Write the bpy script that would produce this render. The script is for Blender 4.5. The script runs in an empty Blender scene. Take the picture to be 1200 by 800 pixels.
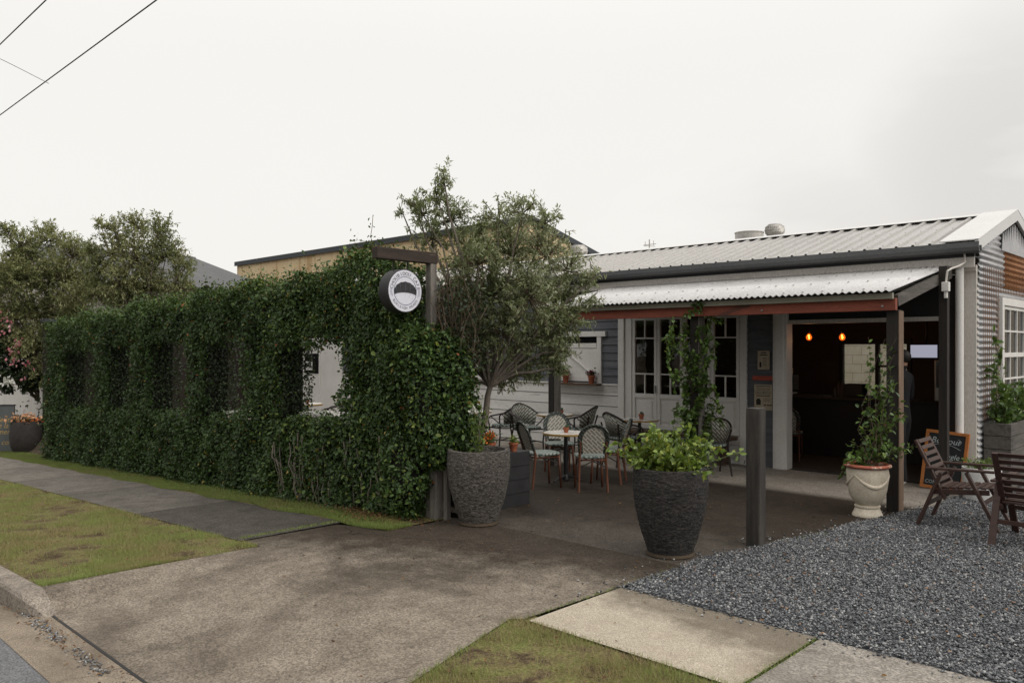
import bpy, bmesh, math, random
import numpy as np
from mathutils import Vector, Matrix, noise as mnoise

random.seed(7); rng = np.random.default_rng(7)
SC = bpy.context.scene
COL = SC.collection
PI = math.pi
R_ = math.radians
# ------------------------------------------------------------------ frame of the place
# X runs along the street (towards the right), Y into the lot, Z up; the camera stands on the road at the origin
EYE = 1.75; FPX = 940.0; HOR = 408.0
FW = (-0.6945, 0.7195); RT = (0.7195, 0.6945)
def at(px, py, t):
    l = (px - 600) / FPX
    return Vector(((FW[0] + l * RT[0]) * t, (FW[1] + l * RT[1]) * t, EYE + (HOR - py) / FPX * t))
def gp(px, py, z=0.0):
    return at(px, py, (EYE - z) * FPX / (py - HOR))
def fz(fx, fy):                     # z rotation that turns local +y to (fx, fy)
    return math.atan2(-fx, fy)
def ss(a, b, x):
    u = min(1.0, max(0.0, (x - a) / (b - a))); return u * u * (3 - 2 * u)
def zg(X, Y=3.0):                   # the street falls away to the left
    d = X + 6.3
    s = 0.0 if d > 0 else 0.042 * max(d, -45.0)
    return s * (1 - ss(5.3, 6.0, Y))

# ------------------------------------------------------------------ materials
def new_mat(name):
    m = bpy.data.materials.new(name); m.use_nodes = True
    nt = m.node_tree; nt.nodes.clear()
    out = nt.nodes.new('ShaderNodeOutputMaterial')
    return m, nt, out
class NB:
    """small node builder"""
    def __init__(s, nt): s.nt = nt
    def n(s, typ, ins=None, **kw):
        nd = s.nt.nodes.new(typ)
        for k, v in kw.items(): setattr(nd, k, v)
        for k, v in (ins or {}).items(): s.set(nd, k, v)
        return nd
    def set(s, nd, k, v):
        sk = nd.inputs[k]
        if isinstance(v, bpy.types.NodeSocket): s.nt.links.new(v, sk)
        elif isinstance(v, bpy.types.Node): s.nt.links.new(v.outputs[0], sk)
        else:
            if isinstance(v, (tuple, list)) and len(v) == 3 and sk.type == 'RGBA': v = (*v, 1)
            sk.default_value = v
    def coord(s, kind='Object'): return s.n('ShaderNodeTexCoord').outputs[kind]
    def mapping(s, vec, scale=(1, 1, 1), rot=(0, 0, 0), loc=(0, 0, 0)):
        return s.n('ShaderNodeMapping', {'Vector': vec, 'Scale': scale, 'Rotation': rot, 'Location': loc}).outputs[0]
    def noise(s, vec, scale, detail=4, rough=0.55, dist=0.0):
        return s.n('ShaderNodeTexNoise', {'Vector': vec, 'Scale': scale, 'Detail': detail, 'Roughness': rough, 'Distortion': dist}).outputs[0]
    def ramp(s, fac, stops, interp='LINEAR'):
        r = s.n('ShaderNodeValToRGB', {'Fac': fac}); e = r.color_ramp; e.interpolation = interp
        while len(e.elements) < len(stops): e.elements.new(0.5)
        for el, (p, c) in zip(e.elements, stops):
            el.position = p
            el.color = (*c, 1) if isinstance(c, (tuple, list)) else (c, c, c, 1)
        return r.outputs[0]
    def mix(s, fac, a, b, blend='MIX'):
        m = s.n('ShaderNodeMix', data_type='RGBA', blend_type=blend)
        for i, v in ((0, fac), (6, a), (7, b)):
            sk = m.inputs[i]
            if isinstance(v, bpy.types.NodeSocket): s.nt.links.new(v, sk)
            else: sk.default_value = (*v, 1) if isinstance(v, (tuple, list)) else v
        return m.outputs[2]
    def math(s, op, a, b=None, c=None, clamp=False):
        m = s.n('ShaderNodeMath', operation=op, use_clamp=clamp)
        for i, v in enumerate((a, b, c)):
            if v is None: continue
            if isinstance(v, bpy.types.NodeSocket): s.nt.links.new(v, m.inputs[i])
            else: m.inputs[i].default_value = v
        return m.outputs[0]
    def sep(s, vec): return s.n('ShaderNodeSeparateXYZ', {'Vector': vec}).outputs
    def bump(s, h, strength=0.3, dist=0.01):
        return s.n('ShaderNodeBump', {'Height': h, 'Strength': strength, 'Distance': dist}).outputs[0]
    def bsdf(s, out, col, rough=0.6, spec=0.5, metal=0.0, normal=None, **kw):
        p = s.n('ShaderNodeBsdfPrincipled', {'Base Color': col, 'Roughness': rough, 'Metallic': metal, 'Specular IOR Level': spec})
        if normal is not None: s.set(p, 'Normal', normal)
        for k, v in kw.items(): s.set(p, k.replace('_', ' '), v)
        s.nt.links.new(p.outputs[0], out.inputs[0]); return p

def worn(name, c1, c2, scale=6, rough=0.6, stretch=(1, 1, 1), bump=0.15, c3=None, c3amt=0.6, spec=0.4, fine=60, metal=0.0):
    """paint / timber / stone whose own colour wanders between c1 and c2, with patches of c3"""
    m, nt, out = new_mat(name); b = NB(nt)
    v = b.mapping(b.coord(), scale=stretch)
    n1 = b.noise(v, scale, 5, 0.62)
    col = b.ramp(n1, [(0.3, c1), (0.7, c2)])
    n2 = b.noise(v, fine, 3, 0.6)
    col = b.mix(0.35, col, b.ramp(n2, [(0.3, 0.25), (0.7, 0.75)]), 'OVERLAY')
    if c3:
        n3 = b.noise(v, scale * 0.7, 6, 0.7, 0.6)
        col = b.mix(b.ramp(n3, [(c3amt, 0.0), (c3amt + 0.07, 1.0)]), col, c3)
    rg = b.math('MULTIPLY_ADD', n1, 0.25, rough - 0.12)
    b.bsdf(out, col, rg, spec, metal, b.bump(n2, bump, 0.01))
    return m
def leafy(name, stops, rough=0.45, trans=0.25, spec=0.4):
    m, nt, out = new_mat(name); b = NB(nt)
    a = b.n('ShaderNodeAttribute', attribute_name='tone').outputs['Fac']
    col = b.ramp(a, stops)
    p = b.n('ShaderNodeBsdfPrincipled', {'Base Color': col, 'Roughness': rough, 'Specular IOR Level': spec})
    t = b.n('ShaderNodeBsdfTranslucent', {'Color': b.mix(0.5, col, (0.14, 0.17, 0.02))})
    mx = b.n('ShaderNodeMixShader', {0: trans, 1: p.outputs[0], 2: t.outputs[0]})
    nt.links.new(mx.outputs[0], out.inputs[0]); return m
def plain(name, c, rough=0.6, metal=0.0, spec=0.4):
    m, nt, out = new_mat(name); b = NB(nt)
    n = b.noise(b.coord(), 25, 4)
    col = b.mix(0.25, c, b.ramp(n, [(0.3, 0.3), (0.7, 0.7)]), 'OVERLAY')
    b.bsdf(out, col, rough, spec, metal); return m
def glow(name, c, s):
    m, nt, out = new_mat(name); b = NB(nt)
    e = b.n('ShaderNodeEmission', {'Color': c, 'Strength': s}); nt.links.new(e.outputs[0], out.inputs[0]); return m
def glass_mat(name, tint=(0.85, 0.87, 0.86), refl=1.0):
    m, nt, out = new_mat(name); b = NB(nt)
    f = b.n('ShaderNodeFresnel', {'IOR': 1.5}).outputs[0]
    f = b.math('MULTIPLY', f, refl, clamp=True)
    wob = b.bump(b.noise(b.coord(), 3, 2), 0.05, 0.02)
    g = b.n('ShaderNodeBsdfGlossy', {'Roughness': 0.02, 'Normal': wob}); t = b.n('ShaderNodeBsdfTransparent', {'Color': tint})
    mx = b.n('ShaderNodeMixShader', {0: f, 1: t.outputs[0], 2: g.outputs[0]})
    nt.links.new(mx.outputs[0], out.inputs[0]); return m

def concrete(name, light, dark, stain, wet_fn=None, tone=False, agg=90, rough=0.85, crack=0.0):
    """exposed concrete: aggregate grains, broad stains, optional damp area given by wet_fn(b, xyz, noise)"""
    m, nt, out = new_mat(name); b = NB(nt)
    v = b.coord(); xyz = b.sep(v)
    big = b.noise(v, 0.9, 6, 0.62, 0.4)
    mid = b.noise(v, 5, 5, 0.65)
    vor = b.n('ShaderNodeTexVoronoi', {'Vector': v, 'Scale': agg, 'Randomness': 1.0})
    grain = b.sep(vor.outputs['Color'])[0]
    fine = b.noise(v, 160, 2, 0.6)
    col = b.mix(b.ramp(mid, [(0.3, 0.0), (0.72, 1.0)]), light, dark)
    col = b.mix(0.6, col, b.ramp(grain, [(0.0, 0.2), (0.5, 0.5), (1.0, 0.82)]), 'OVERLAY')
    col = b.mix(0.35, col, b.ramp(fine, [(0.35, 0.25), (0.65, 0.75)]), 'OVERLAY')
    st = b.ramp(big, [(0.5, 0.0), (0.68, 1.0)])
    col = b.mix(b.math('MULTIPLY', st, 0.55), col, stain)
    rg = b.math('SUBTRACT', rough, b.math('MULTIPLY', st, 0.1))
    if crack:
        wv = b.n('ShaderNodeVectorMath', {0: v, 1: b.n('ShaderNodeVectorMath', {0: b.n('ShaderNodeTexNoise', {'Vector': v, 'Scale': 2.2, 'Detail': 6.0}).outputs['Color'], 3: 0.55}, operation='SCALE').outputs[0]}, operation='ADD').outputs[0]
        ve = b.n('ShaderNodeTexVoronoi', {'Vector': wv, 'Scale': crack}, feature='DISTANCE_TO_EDGE').outputs['Distance']
        ck = b.math('SUBTRACT', 1.0, smooth_node(b, ve, 0.0, 0.006 * crack + 0.0015))
        ck = b.math('MULTIPLY', ck, b.ramp(b.noise(v, 0.7, 3), [(0.50, 0.0), (0.58, 0.85)]))
        col = b.mix(ck, col, (0.03, 0.026, 0.022))
    if wet_fn:
        w = wet_fn(b, xyz, big, mid)
        col = b.mix(w, col, b.mix(1.0, col, (0.15, 0.135, 0.125), 'MULTIPLY'))
        rg = b.math('SUBTRACT', rg, b.math('MULTIPLY', w, 0.22))
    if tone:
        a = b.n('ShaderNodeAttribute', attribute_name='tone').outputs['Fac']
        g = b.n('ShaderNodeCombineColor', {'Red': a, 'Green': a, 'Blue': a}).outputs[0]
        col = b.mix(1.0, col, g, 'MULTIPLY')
    h = b.math('ADD', b.math('MULTIPLY', grain, 0.6), b.math('MULTIPLY', fine, 0.5))
    b.bsdf(out, col, rg, 0.07, 0, b.bump(h, 0.5, 0.005))
    return m
def smooth_node(b, x, a, c):
    return b.n('ShaderNodeMapRange', {'Value': x, 'From Min': a, 'From Max': c}, interpolation_type='SMOOTHSTEP').outputs[0]

def wet_drive(b, xyz, big, mid):
    # damp spreading from the hedge and the patio into the driveway, ragged edge, and a lane of tyre marks
    y = b.math('ADD', xyz[1], b.math('MULTIPLY', b.math('SUBTRACT', big, 0.5), 2.8))
    y = b.math('ADD', y, b.math('MULTIPLY', b.math('SUBTRACT', mid, 0.5), 0.9))
    y = b.math('SUBTRACT', y, b.math('MULTIPLY', b.math('ADD', xyz[0], 5.2), 0.42))
    w = smooth_node(b, y, 3.2, 4.9)
    tn = b.noise(b.mapping(b.coord(), scale=(1.5, 0.85, 1), rot=(0, 0, R_(20))), 1.15, 7, 0.7, 0.5)
    t = b.math('MULTIPLY', b.ramp(tn, [(0.47, 0.0), (0.66, 1.0)]), 0.5)
    return b.math('MULTIPLY', b.math('MAXIMUM', w, t), 0.86)
def wet_patio(b, xyz, big, mid):
    # rain-wet outside the verandah roof, dry close to the building
    y = b.math('ADD', xyz[1], b.math('MULTIPLY', b.math('SUBTRACT', mid, 0.5), 0.18))
    dry = smooth_node(b, y, 9.25, 9.6)
    w = b.math('SUBTRACT', 1.0, dry)
    y2 = b.math('ADD', xyz[1], b.math('MULTIPLY', b.math('SUBTRACT', big, 0.5), 2.6))
    y2 = b.math('SUBTRACT', y2, b.math('MULTIPLY', b.math('ADD', xyz[0], 5.2), 0.3))
    front = b.math('MULTIPLY_ADD', smooth_node(b, y2, 5.4, 6.8), 0.2, 0.8)
    return b.math('MULTIPLY', w, front)
def wet_slab(b, xyz, big, mid):
    # brown damp patch against the gravel side of the pale slab
    y = b.math('ADD', xyz[1], b.math('MULTIPLY', b.math('SUBTRACT', mid, 0.5), 0.7))
    w = smooth_node(b, b.math('ADD', y, b.math('MULTIPLY', b.math('ADD', xyz[0], 3.3), 0.22)), 4.28, 4.75)
    return b.math('MULTIPLY', w, 0.62)
def wet_path(b, xyz, big, mid):
    return b.math('MULTIPLY', b.ramp(mid, [(0.5, 0.0), (0.75, 1.0)]), 0.25)

M = {}
M['drive'] = concrete('driveway_concrete', (0.25, 0.214, 0.174), (0.172, 0.144, 0.115), (0.09, 0.073, 0.057), wet_drive, crack=0.32)
M['patio'] = concrete('patio_concrete', (0.30, 0.27, 0.235), (0.22, 0.195, 0.165), (0.17, 0.15, 0.13), wet_patio, crack=0.45)
M['path'] = concrete('footpath_concrete', (0.33, 0.30, 0.265), (0.25, 0.225, 0.195), (0.15, 0.135, 0.115), wet_path, tone=True)
M['cream'] = concrete('footpath_cream_concrete', (0.42, 0.37, 0.295), (0.36, 0.31, 0.245), (0.22, 0.18, 0.13), wet_slab, tone=True, agg=240)
M['kerb'] = concrete('kerb_concrete', (0.32, 0.28, 0.235), (0.17, 0.145, 0.12), (0.10, 0.085, 0.07))
M['gutter'] = concrete('gutter_concrete', (0.27, 0.225, 0.175), (0.20, 0.162, 0.125), (0.10, 0.08, 0.06), None, agg=200, crack=1.1)
M['asphalt'] = concrete('road_asphalt', (0.17, 0.17, 0.175), (0.13, 0.13, 0.135), (0.10, 0.10, 0.10), None, agg=110)
M['soil'] = worn('soil', (0.045, 0.033, 0.022), (0.085, 0.062, 0.04), 8, 0.95, bump=0.6)
def lawn_mat():
    m, nt, out = new_mat('lawn_turf'); b = NB(nt); v = b.coord()
    a = b.noise(v, 3.2, 7, 0.74, 0.4); f = b.noise(v, 70, 3, 0.7)
    col = b.ramp(a, [(0.38, (0.085, 0.06, 0.038)), (0.45, (0.15, 0.115, 0.068)), (0.53, (0.20, 0.175, 0.078)), (0.66, (0.17, 0.195, 0.065))])
    col = b.mix(0.75, col, b.ramp(f, [(0.3, 0.12), (0.7, 0.85)]), 'OVERLAY')
    b.bsdf(out, col, 0.95, 0.05, 0, b.bump(f, 0.9, 0.03)); return m
M['lawn'] = lawn_mat()
def gravel_bed():
    m, nt, out = new_mat('gravel_bed'); b = NB(nt); v = b.coord()
    vo = b.n('ShaderNodeTexVoronoi', {'Vector': v, 'Scale': 48.0})
    c = b.sep(vo.outputs['Color'])[0]
    col = b.ramp(c, [(0, (0.03, 0.033, 0.04)), (0.6, (0.09, 0.095, 0.105)), (1, (0.2, 0.195, 0.19))])
    b.bsdf(out, col, 0.8, 0.3, 0, b.bump(vo.outputs['Distance'], 0.9, 0.02)); return m
M['gravel_bed'] = gravel_bed()
M['stone'] = leafy('gravel_stones', [(0, (0.03, 0.032, 0.037)), (0.35, (0.115, 0.12, 0.13)), (0.7, (0.25, 0.255, 0.26)), (0.93, (0.50, 0.49, 0.47)), (0.96, (0.24, 0.11, 0.06)), (1.0, (0.3, 0.2, 0.12))], 0.75, 0.0)
M['blade'] = leafy('grass_blades', [(0, (0.38, 0.28, 0.17)), (0.3, (0.33, 0.29, 0.13)), (0.6, (0.25, 0.28, 0.095)), (1, (0.30, 0.36, 0.12))], 0.6, 0.3, 0.2)
M['blade_lush'] = leafy('verge_grass_blades', [(0, (0.25, 0.23, 0.10)), (0.4, (0.19, 0.24, 0.07)), (1, (0.24, 0.31, 0.09))], 0.6, 0.3, 0.2)
M['litter'] = leafy('fallen_leaves', [(0, (0.09, 0.045, 0.025)), (0.5, (0.16, 0.075, 0.035)), (1, (0.22, 0.14, 0.06))], 0.8, 0.05, 0.2)
M['hedge_leaf'] = leafy('hedge_leaves', [(0, (0.022, 0.042, 0.013)), (0.45, (0.042, 0.080, 0.021)), (0.86, (0.085, 0.145, 0.034)), (0.97, (0.16, 0.21, 0.045)), (0.985, (0.26, 0.22, 0.04)), (1, (0.28, 0.09, 0.03))], 0.42, 0.15, 0.28)
M['olive_leaf'] = leafy('olive_leaves', [(0, (0.13, 0.155, 0.07)), (0.5, (0.27, 0.31, 0.155)), (0.85, (0.42, 0.435, 0.285)), (1, (0.52, 0.53, 0.4))], 0.45, 0.42, 0.5)
M['lilly_leaf'] = leafy('shrub_leaves', [(0, (0.15, 0.17, 0.072)), (0.5, (0.26, 0.275, 0.125)), (0.9, (0.36, 0.37, 0.185)), (1, (0.43, 0.41, 0.24))], 0.5, 0.38, 0.3)
M['vine_leaf'] = leafy('vine_leaves', [(0, (0.035, 0.065, 0.018)), (0.5, (0.075, 0.14, 0.03)), (0.9, (0.14, 0.23, 0.045)), (1, (0.22, 0.25, 0.04))], 0.42, 0.25, 0.5)
M['lime_leaf'] = leafy('bright_shrub_leaves', [(0, (0.08, 0.13, 0.02)), (0.5, (0.15, 0.23, 0.035)), (0.88, (0.25, 0.33, 0.06)), (1, (0.46, 0.42, 0.08))], 0.38, 0.3, 0.5)
M['dark_leaf'] = leafy('creeper_and_hedge_shade_leaves', [(0, (0.010, 0.018, 0.008)), (0.6, (0.02, 0.035, 0.013)), (1, (0.05, 0.075, 0.025))], 0.45, 0.15, 0.4)
M['pink'] = leafy('pink_bracts', [(0, (0.5, 0.12, 0.17)), (0.6, (0.70, 0.27, 0.33)), (1, (0.8, 0.48, 0.5))], 0.6, 0.3, 0.2)
M['orange_petal'] = leafy('orange_petals', [(0, (0.6, 0.10, 0.02)), (1, (0.85, 0.24, 0.05))], 0.6, 0.2, 0.2)
M['apricot_petal'] = leafy('apricot_petals', [(0, (0.55, 0.27, 0.14)), (1, (0.72, 0.45, 0.28))], 0.6, 0.2, 0.2)
M['red_petal'] = leafy('dark_red_petals', [(0, (0.10, 0.012, 0.02)), (1, (0.2, 0.03, 0.035))], 0.6, 0.2, 0.2)
M['white_petal'] = leafy('white_petals', [(0, (0.6, 0.6, 0.55)), (1, (0.75, 0.74, 0.7))], 0.6, 0.2, 0.2)
M['core'] = worn('hedge_twig_shadow', (0.005, 0.006, 0.003), (0.012, 0.010, 0.007), 30, 0.95)  # near-black: the shade among the twigs is put into the colour
M['bark'] = worn('grey_bark', (0.12, 0.098, 0.078), (0.22, 0.19, 0.16), 18, 0.9, (1, 1, 0.3), 0.5)
M['twig'] = worn('brown_twig', (0.06, 0.045, 0.03), (0.12, 0.09, 0.06), 20, 0.9)
M['stem_green'] = plain('green_stem', (0.10, 0.13, 0.04), 0.6)
M['white'] = worn('white_paint', (0.66, 0.635, 0.60), (0.74, 0.72, 0.69), 3, 0.5, bump=0.08, c3=(0.5, 0.47, 0.43), c3amt=0.66)
M['white_board'] = worn('white_board_paint', (0.60, 0.58, 0.555), (0.72, 0.70, 0.675), 2.5, 0.55, (0.35, 1, 2), 0.15, c3=(0.42, 0.39, 0.36), c3amt=0.58)
M['pale_trim'] = worn('pale_grey_trim', (0.52, 0.485, 0.44), (0.60, 0.565, 0.52), 3, 0.55, (1, 1, 0.3), 0.08)
M['slate'] = worn('slate_weatherboard', (0.085, 0.09, 0.105), (0.15, 0.155, 0.17), 7, 0.7, (0.3, 1, 3), 0.3, c3=(0.22, 0.22, 0.225), c3amt=0.66)
M['dark_wall'] = worn('dark_interior_paint', (0.05, 0.033, 0.024), (0.075, 0.05, 0.037), 3, 0.75)
M['dark_floor'] = worn('dark_interior_floor', (0.035, 0.03, 0.027), (0.06, 0.052, 0.045), 3, 0.6)
M['black'] = worn('black_paint', (0.014, 0.014, 0.015), (0.024, 0.024, 0.026), 6, 0.55, bump=0.1)
M['counter'] = worn('black_counter', (0.008, 0.008, 0.008), (0.014, 0.013, 0.012), 4, 0.6)
M['gutter_metal'] = worn('charcoal_gutter', (0.07, 0.072, 0.076), (0.10, 0.102, 0.105), 3, 0.5, (0.4, 1, 1), 0.05)
M['roof'] = worn('zinc_roof', (0.38, 0.365, 0.345), (0.44, 0.425, 0.405), 1.2, 0.42, (0.5, 0.3, 1), 0.02, c3=(0.40, 0.385, 0.365), c3amt=0.66, metal=0.25)
M['white_roof'] = worn('white_capping', (0.56, 0.55, 0.535), (0.64, 0.63, 0.615), 2.2, 0.4, bump=0.04)
M['corr'] = worn('galvanised_corrugated', (0.46, 0.45, 0.445), (0.58, 0.57, 0.565), 0.9, 0.42, (1, 0.3, 1), 0.02, c3=(0.38, 0.365, 0.36), c3amt=0.66, metal=0.3)
M['gable'] = worn('gable_corrugated', (0.33, 0.33, 0.34), (0.46, 0.455, 0.455), 2, 0.5, (1, 1, 0.5), 0.06, c3=(0.30, 0.29, 0.28), c3amt=0.66, metal=0.3)
M['rust'] = worn('rusted_corrugated', (0.20, 0.085, 0.035), (0.32, 0.15, 0.065), 5, 0.8, (1, 1, 0.6), 0.2, c3=(0.34, 0.30, 0.26), c3amt=0.60)
M['galv'] = worn('galvanised_metal', (0.40, 0.38, 0.35), (0.52, 0.50, 0.47), 10, 0.4, metal=0.6)
M['beam'] = worn('oxide_red_beam', (0.20, 0.058, 0.036), (0.30, 0.088, 0.055), 4, 0.8, (0.5, 1, 2), 0.25, c3=(0.10, 0.045, 0.033), c3amt=0.58)
M['grey_timber'] = worn('weathered_timber', (0.11, 0.10, 0.09), (0.23, 0.21, 0.185), 7, 0.9, (3, 3, 0.35), 0.5, c3=(0.06, 0.052, 0.045), c3amt=0.6)
M['grey_plank'] = worn('weathered_plank', (0.065, 0.058, 0.052), (0.15, 0.138, 0.122), 6, 0.9, (3, 0.4, 3), 0.5, c3=(0.06, 0.052, 0.045), c3amt=0.62)
M['batten'] = worn('lichen_batten', (0.22, 0.21, 0.165), (0.30, 0.285, 0.23), 8, 0.85, (0.4, 1, 1), 0.2, c3=(0.09, 0.085, 0.06), c3amt=0.64)
M['dark_timber'] = worn('dark_post_timber', (0.016, 0.013, 0.011), (0.034, 0.028, 0.024), 6, 0.8, (3, 3, 0.3), 0.35)
M['brown_lit_edge'] = worn('brown_lit_edge_timber', (0.13, 0.082, 0.054), (0.21, 0.145, 0.10), 7, 0.8, (3, 3, 0.3), 0.3)
M['beam_old'] = worn('old_sign_beam', (0.028, 0.02, 0.016), (0.06, 0.043, 0.034), 8, 0.9, (3, 0.4, 3), 0.5, c3=(0.16, 0.13, 0.10), c3amt=0.68)
M['jarrah'] = worn('oiled_brown_timber', (0.032, 0.015, 0.011), (0.062, 0.030, 0.022), 9, 0.5, (1, 4, 4), 0.2, c3=(0.11, 0.07, 0.055), c3amt=0.7)
M['bench'] = worn('bench_timber', (0.06, 0.035, 0.022), (0.11, 0.065, 0.04), 9, 0.6, (0.4, 4, 4), 0.3)
M['terracotta'] = worn('terracotta', (0.26, 0.075, 0.035), (0.36, 0.12, 0.06), 20, 0.85)
def pot_mat(name, c1, c2, c3, lift):
    m, nt, out = new_mat(name); b = NB(nt)
    v = b.mapping(b.coord(), scale=(1, 1, 2.6)); n = b.noise(v, 30, 8, 0.78, 0.6); n2 = b.noise(b.coord(), 5, 4, 0.6)
    col = b.ramp(n, [(0.40, c1), (0.50, c2), (0.60, c3)])
    col = b.mix(0.4, col, b.ramp(n2, [(0.35, 0.35), (0.65, 0.6)]), 'OVERLAY')
    b.bsdf(out, col, 0.85, 0.3, 0, b.bump(n, 1.0, 0.05)); return m
M['pot_l'] = pot_mat('rough_grey_pot', (0.06, 0.052, 0.045), (0.14, 0.125, 0.11), (0.30, 0.275, 0.245), 0)
M['pot_r'] = pot_mat('rough_dark_pot', (0.028, 0.026, 0.025), (0.058, 0.053, 0.05), (0.12, 0.11, 0.105), 0)
M['urn'] = worn('cream_glazed_urn', (0.52, 0.45, 0.35), (0.64, 0.575, 0.47), 9, 0.55, bump=0.12, c3=(0.40, 0.32, 0.23), c3amt=0.66)
M['urn_rim'] = worn('worn_red_rim', (0.30, 0.075, 0.045), (0.40, 0.13, 0.08), 14, 0.6, c3=(0.6, 0.5, 0.4), c3amt=0.55)
M['chalk_board'] = plain('chalk_board', (0.012, 0.014, 0.015), 0.5)
M['chalk'] = plain('chalk', (0.45, 0.5, 0.5), 0.9)
M['orange_wood'] = worn('orange_pine', (0.40, 0.13, 0.03), (0.52, 0.20, 0.055), 10, 0.5, (1, 1, 0.3))
M['stone_white'] = worn('white_pot_glaze', (0.55, 0.54, 0.52), (0.66, 0.65, 0.63), 12, 0.6, bump=0.1)
M['marble'] = worn('pale_table_top', (0.60, 0.57, 0.53), (0.70, 0.67, 0.63), 7, 0.25, bump=0.02)
M['brass'] = worn('brass_rim', (0.42, 0.25, 0.07), (0.55, 0.35, 0.12), 9, 0.35, metal=0.6)
M['iron'] = plain('black_iron', (0.012, 0.012, 0.013), 0.45)
M['bamboo'] = worn('bamboo_brown', (0.095, 0.034, 0.019), (0.16, 0.062, 0.034), 16, 0.45, (1, 1, 0.4))
M['dark_cane'] = worn('dark_cane', (0.018, 0.014, 0.012), (0.04, 0.03, 0.024), 20, 0.5)
def weave(name, ground, line, scale=26, plane='xz', width=0.16):
    m, nt, out = new_mat(name); b = NB(nt)
    v = b.coord('Object'); s = b.sep(v)
    uv = b.n('ShaderNodeCombineXYZ', {'X': s[0], 'Y': s[2] if plane == 'xz' else s[1], 'Z': 0.0}).outputs[0]
    mp = b.mapping(uv, rot=(0, 0, R_(45)))
    br = b.n('ShaderNodeTexBrick', {'Vector': mp, 'Scale': 1.0, 'Color1': ground, 'Color2': tuple(c * 0.82 for c in ground), 'Mortar': line,
             'Mortar Size': width * 0.02, 'Mortar Smooth': 0.1, 'Brick Width': 0.105, 'Row Height': 0.035}, offset=0.5)
    f = b.noise(v, 150, 2)
    col = b.mix(0.4, br.outputs['Color'], b.ramp(f, [(0.3, 0.3), (0.7, 0.7)]), 'OVERLAY')
    b.bsdf(out, col, 0.55, 0.4, 0, b.bump(br.outputs['Fac'], 0.4, 0.004)); return m
M['weave_back'] = weave('woven_grey_cream_lattice', (0.27, 0.26, 0.225), (0.62, 0.57, 0.49), width=0.25)
M['weave_dark'] = weave('woven_cream_dark_lattice', (0.42, 0.41, 0.35), (0.035, 0.04, 0.035), width=0.3)
M['weave_seat'] = weave('woven_seat_green', (0.34, 0.37, 0.34), (0.07, 0.10, 0.09), plane='xy', width=0.4)
M['weave_edge'] = weave('woven_edge_green', (0.30, 0.33, 0.30), (0.03, 0.035, 0.03), width=0.8)
M['glass'] = glass_mat('window_glass')
M['dark_glass'] = plain('dark_room_glass', (0.010, 0.010, 0.011), 0.06, spec=0.6)
def beige_mat():
    m, nt, out = new_mat('stained_beige_wall'); b = NB(nt); v = b.coord()
    st = b.noise(b.mapping(v, scale=(1.1, 1.1, 0.06)), 1.5, 5, 0.7)
    col = b.mix(b.ramp(st, [(0.52, 0.0), (0.64, 0.8)]), (0.72, 0.57, 0.36), (0.50, 0.33, 0.17))
    n = b.noise(v, 1.2, 4); col = b.mix(0.3, col, b.ramp(n, [(0.3, 0.35), (0.7, 0.65)]), 'OVERLAY')
    b.bsdf(out, col, 0.8, 0.2); return m
M['beige'] = beige_mat()
def brick_mat(name, c1, c2, mortar, plane='xz'):
    m, nt, out = new_mat(name); b = NB(nt); v = b.coord(); s = b.sep(v)
    uv = b.n('ShaderNodeCombineXYZ', {'X': s[0], 'Y': s[2], 'Z': 0.0}).outputs[0]
    br = b.n('ShaderNodeTexBrick', {'Vector': uv, 'Scale': 1.0, 'Color1': c1, 'Color2': c2, 'Mortar': mortar, 'Mortar Size': 0.006, 'Brick Width': 0.39, 'Row Height': 0.2})
    n = b.noise(v, 4, 5, 0.7); col = b.mix(0.5, br.outputs['Color'], b.ramp(n, [(0.3, 0.3), (0.7, 0.68)]), 'OVERLAY')
    b.bsdf(out, col, 0.8, 0.2, 0, b.bump(br.outputs['Fac'], -0.6, 0.01)); return m
M['block'] = brick_mat('white_painted_block', (0.72, 0.64, 0.51), (0.66, 0.57, 0.44), (0.42, 0.34, 0.26))
M['dark_brick'] = brick_mat('dark_brick', (0.022, 0.017, 0.015), (0.032, 0.024, 0.02), (0.018, 0.016, 0.014))
M['tile_roof'] = worn('grey_metal_house_roof', (0.085, 0.085, 0.088), (0.13, 0.13, 0.13), 2, 0.6, (0.3, 3, 1), 0.1)
M['coping'] = plain('charcoal_coping', (0.045, 0.052, 0.06), 0.55)
M['panel_grey'] = worn('blue_grey_panel', (0.075, 0.085, 0.085), (0.105, 0.115, 0.115), 4, 0.6)
M['gold'] = plain('gold_lettering', (0.42, 0.28, 0.10), 0.5)
M['sign_face'] = worn('pale_sign_face', (0.66, 0.66, 0.74), (0.72, 0.72, 0.79), 3, 0.35, bump=0.01)
M['sign_ink'] = plain('navy_ink', (0.022, 0.026, 0.04), 0.5)
M['sign_line'] = plain('blue_ring_ink', (0.13, 0.15, 0.22), 0.5)
M['croissant'] = worn('croissant_ink', (0.012, 0.012, 0.014), (0.04, 0.04, 0.042), 40, 0.5)
M['paper'] = worn('cream_paper', (0.40, 0.34, 0.25), (0.48, 0.41, 0.31), 8, 0.8)
M['paper_white'] = worn('white_paper', (0.6, 0.59, 0.57), (0.66, 0.65, 0.63), 8, 0.8)
M['ink'] = plain('black_ink', (0.03, 0.026, 0.022), 0.8)
M['red_sign'] = worn('red_sign_paint', (0.34, 0.06, 0.045), (0.44, 0.09, 0.06), 20, 0.6)
M['wire'] = plain('dark_wire', (0.02, 0.026, 0.026), 0.6)
M['thin_wire'] = plain('grey_wire', (0.22, 0.22, 0.2), 0.6)
M['amber'] = glow('amber_bulb', (1.0, 0.22, 0.03), 1.5)
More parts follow.
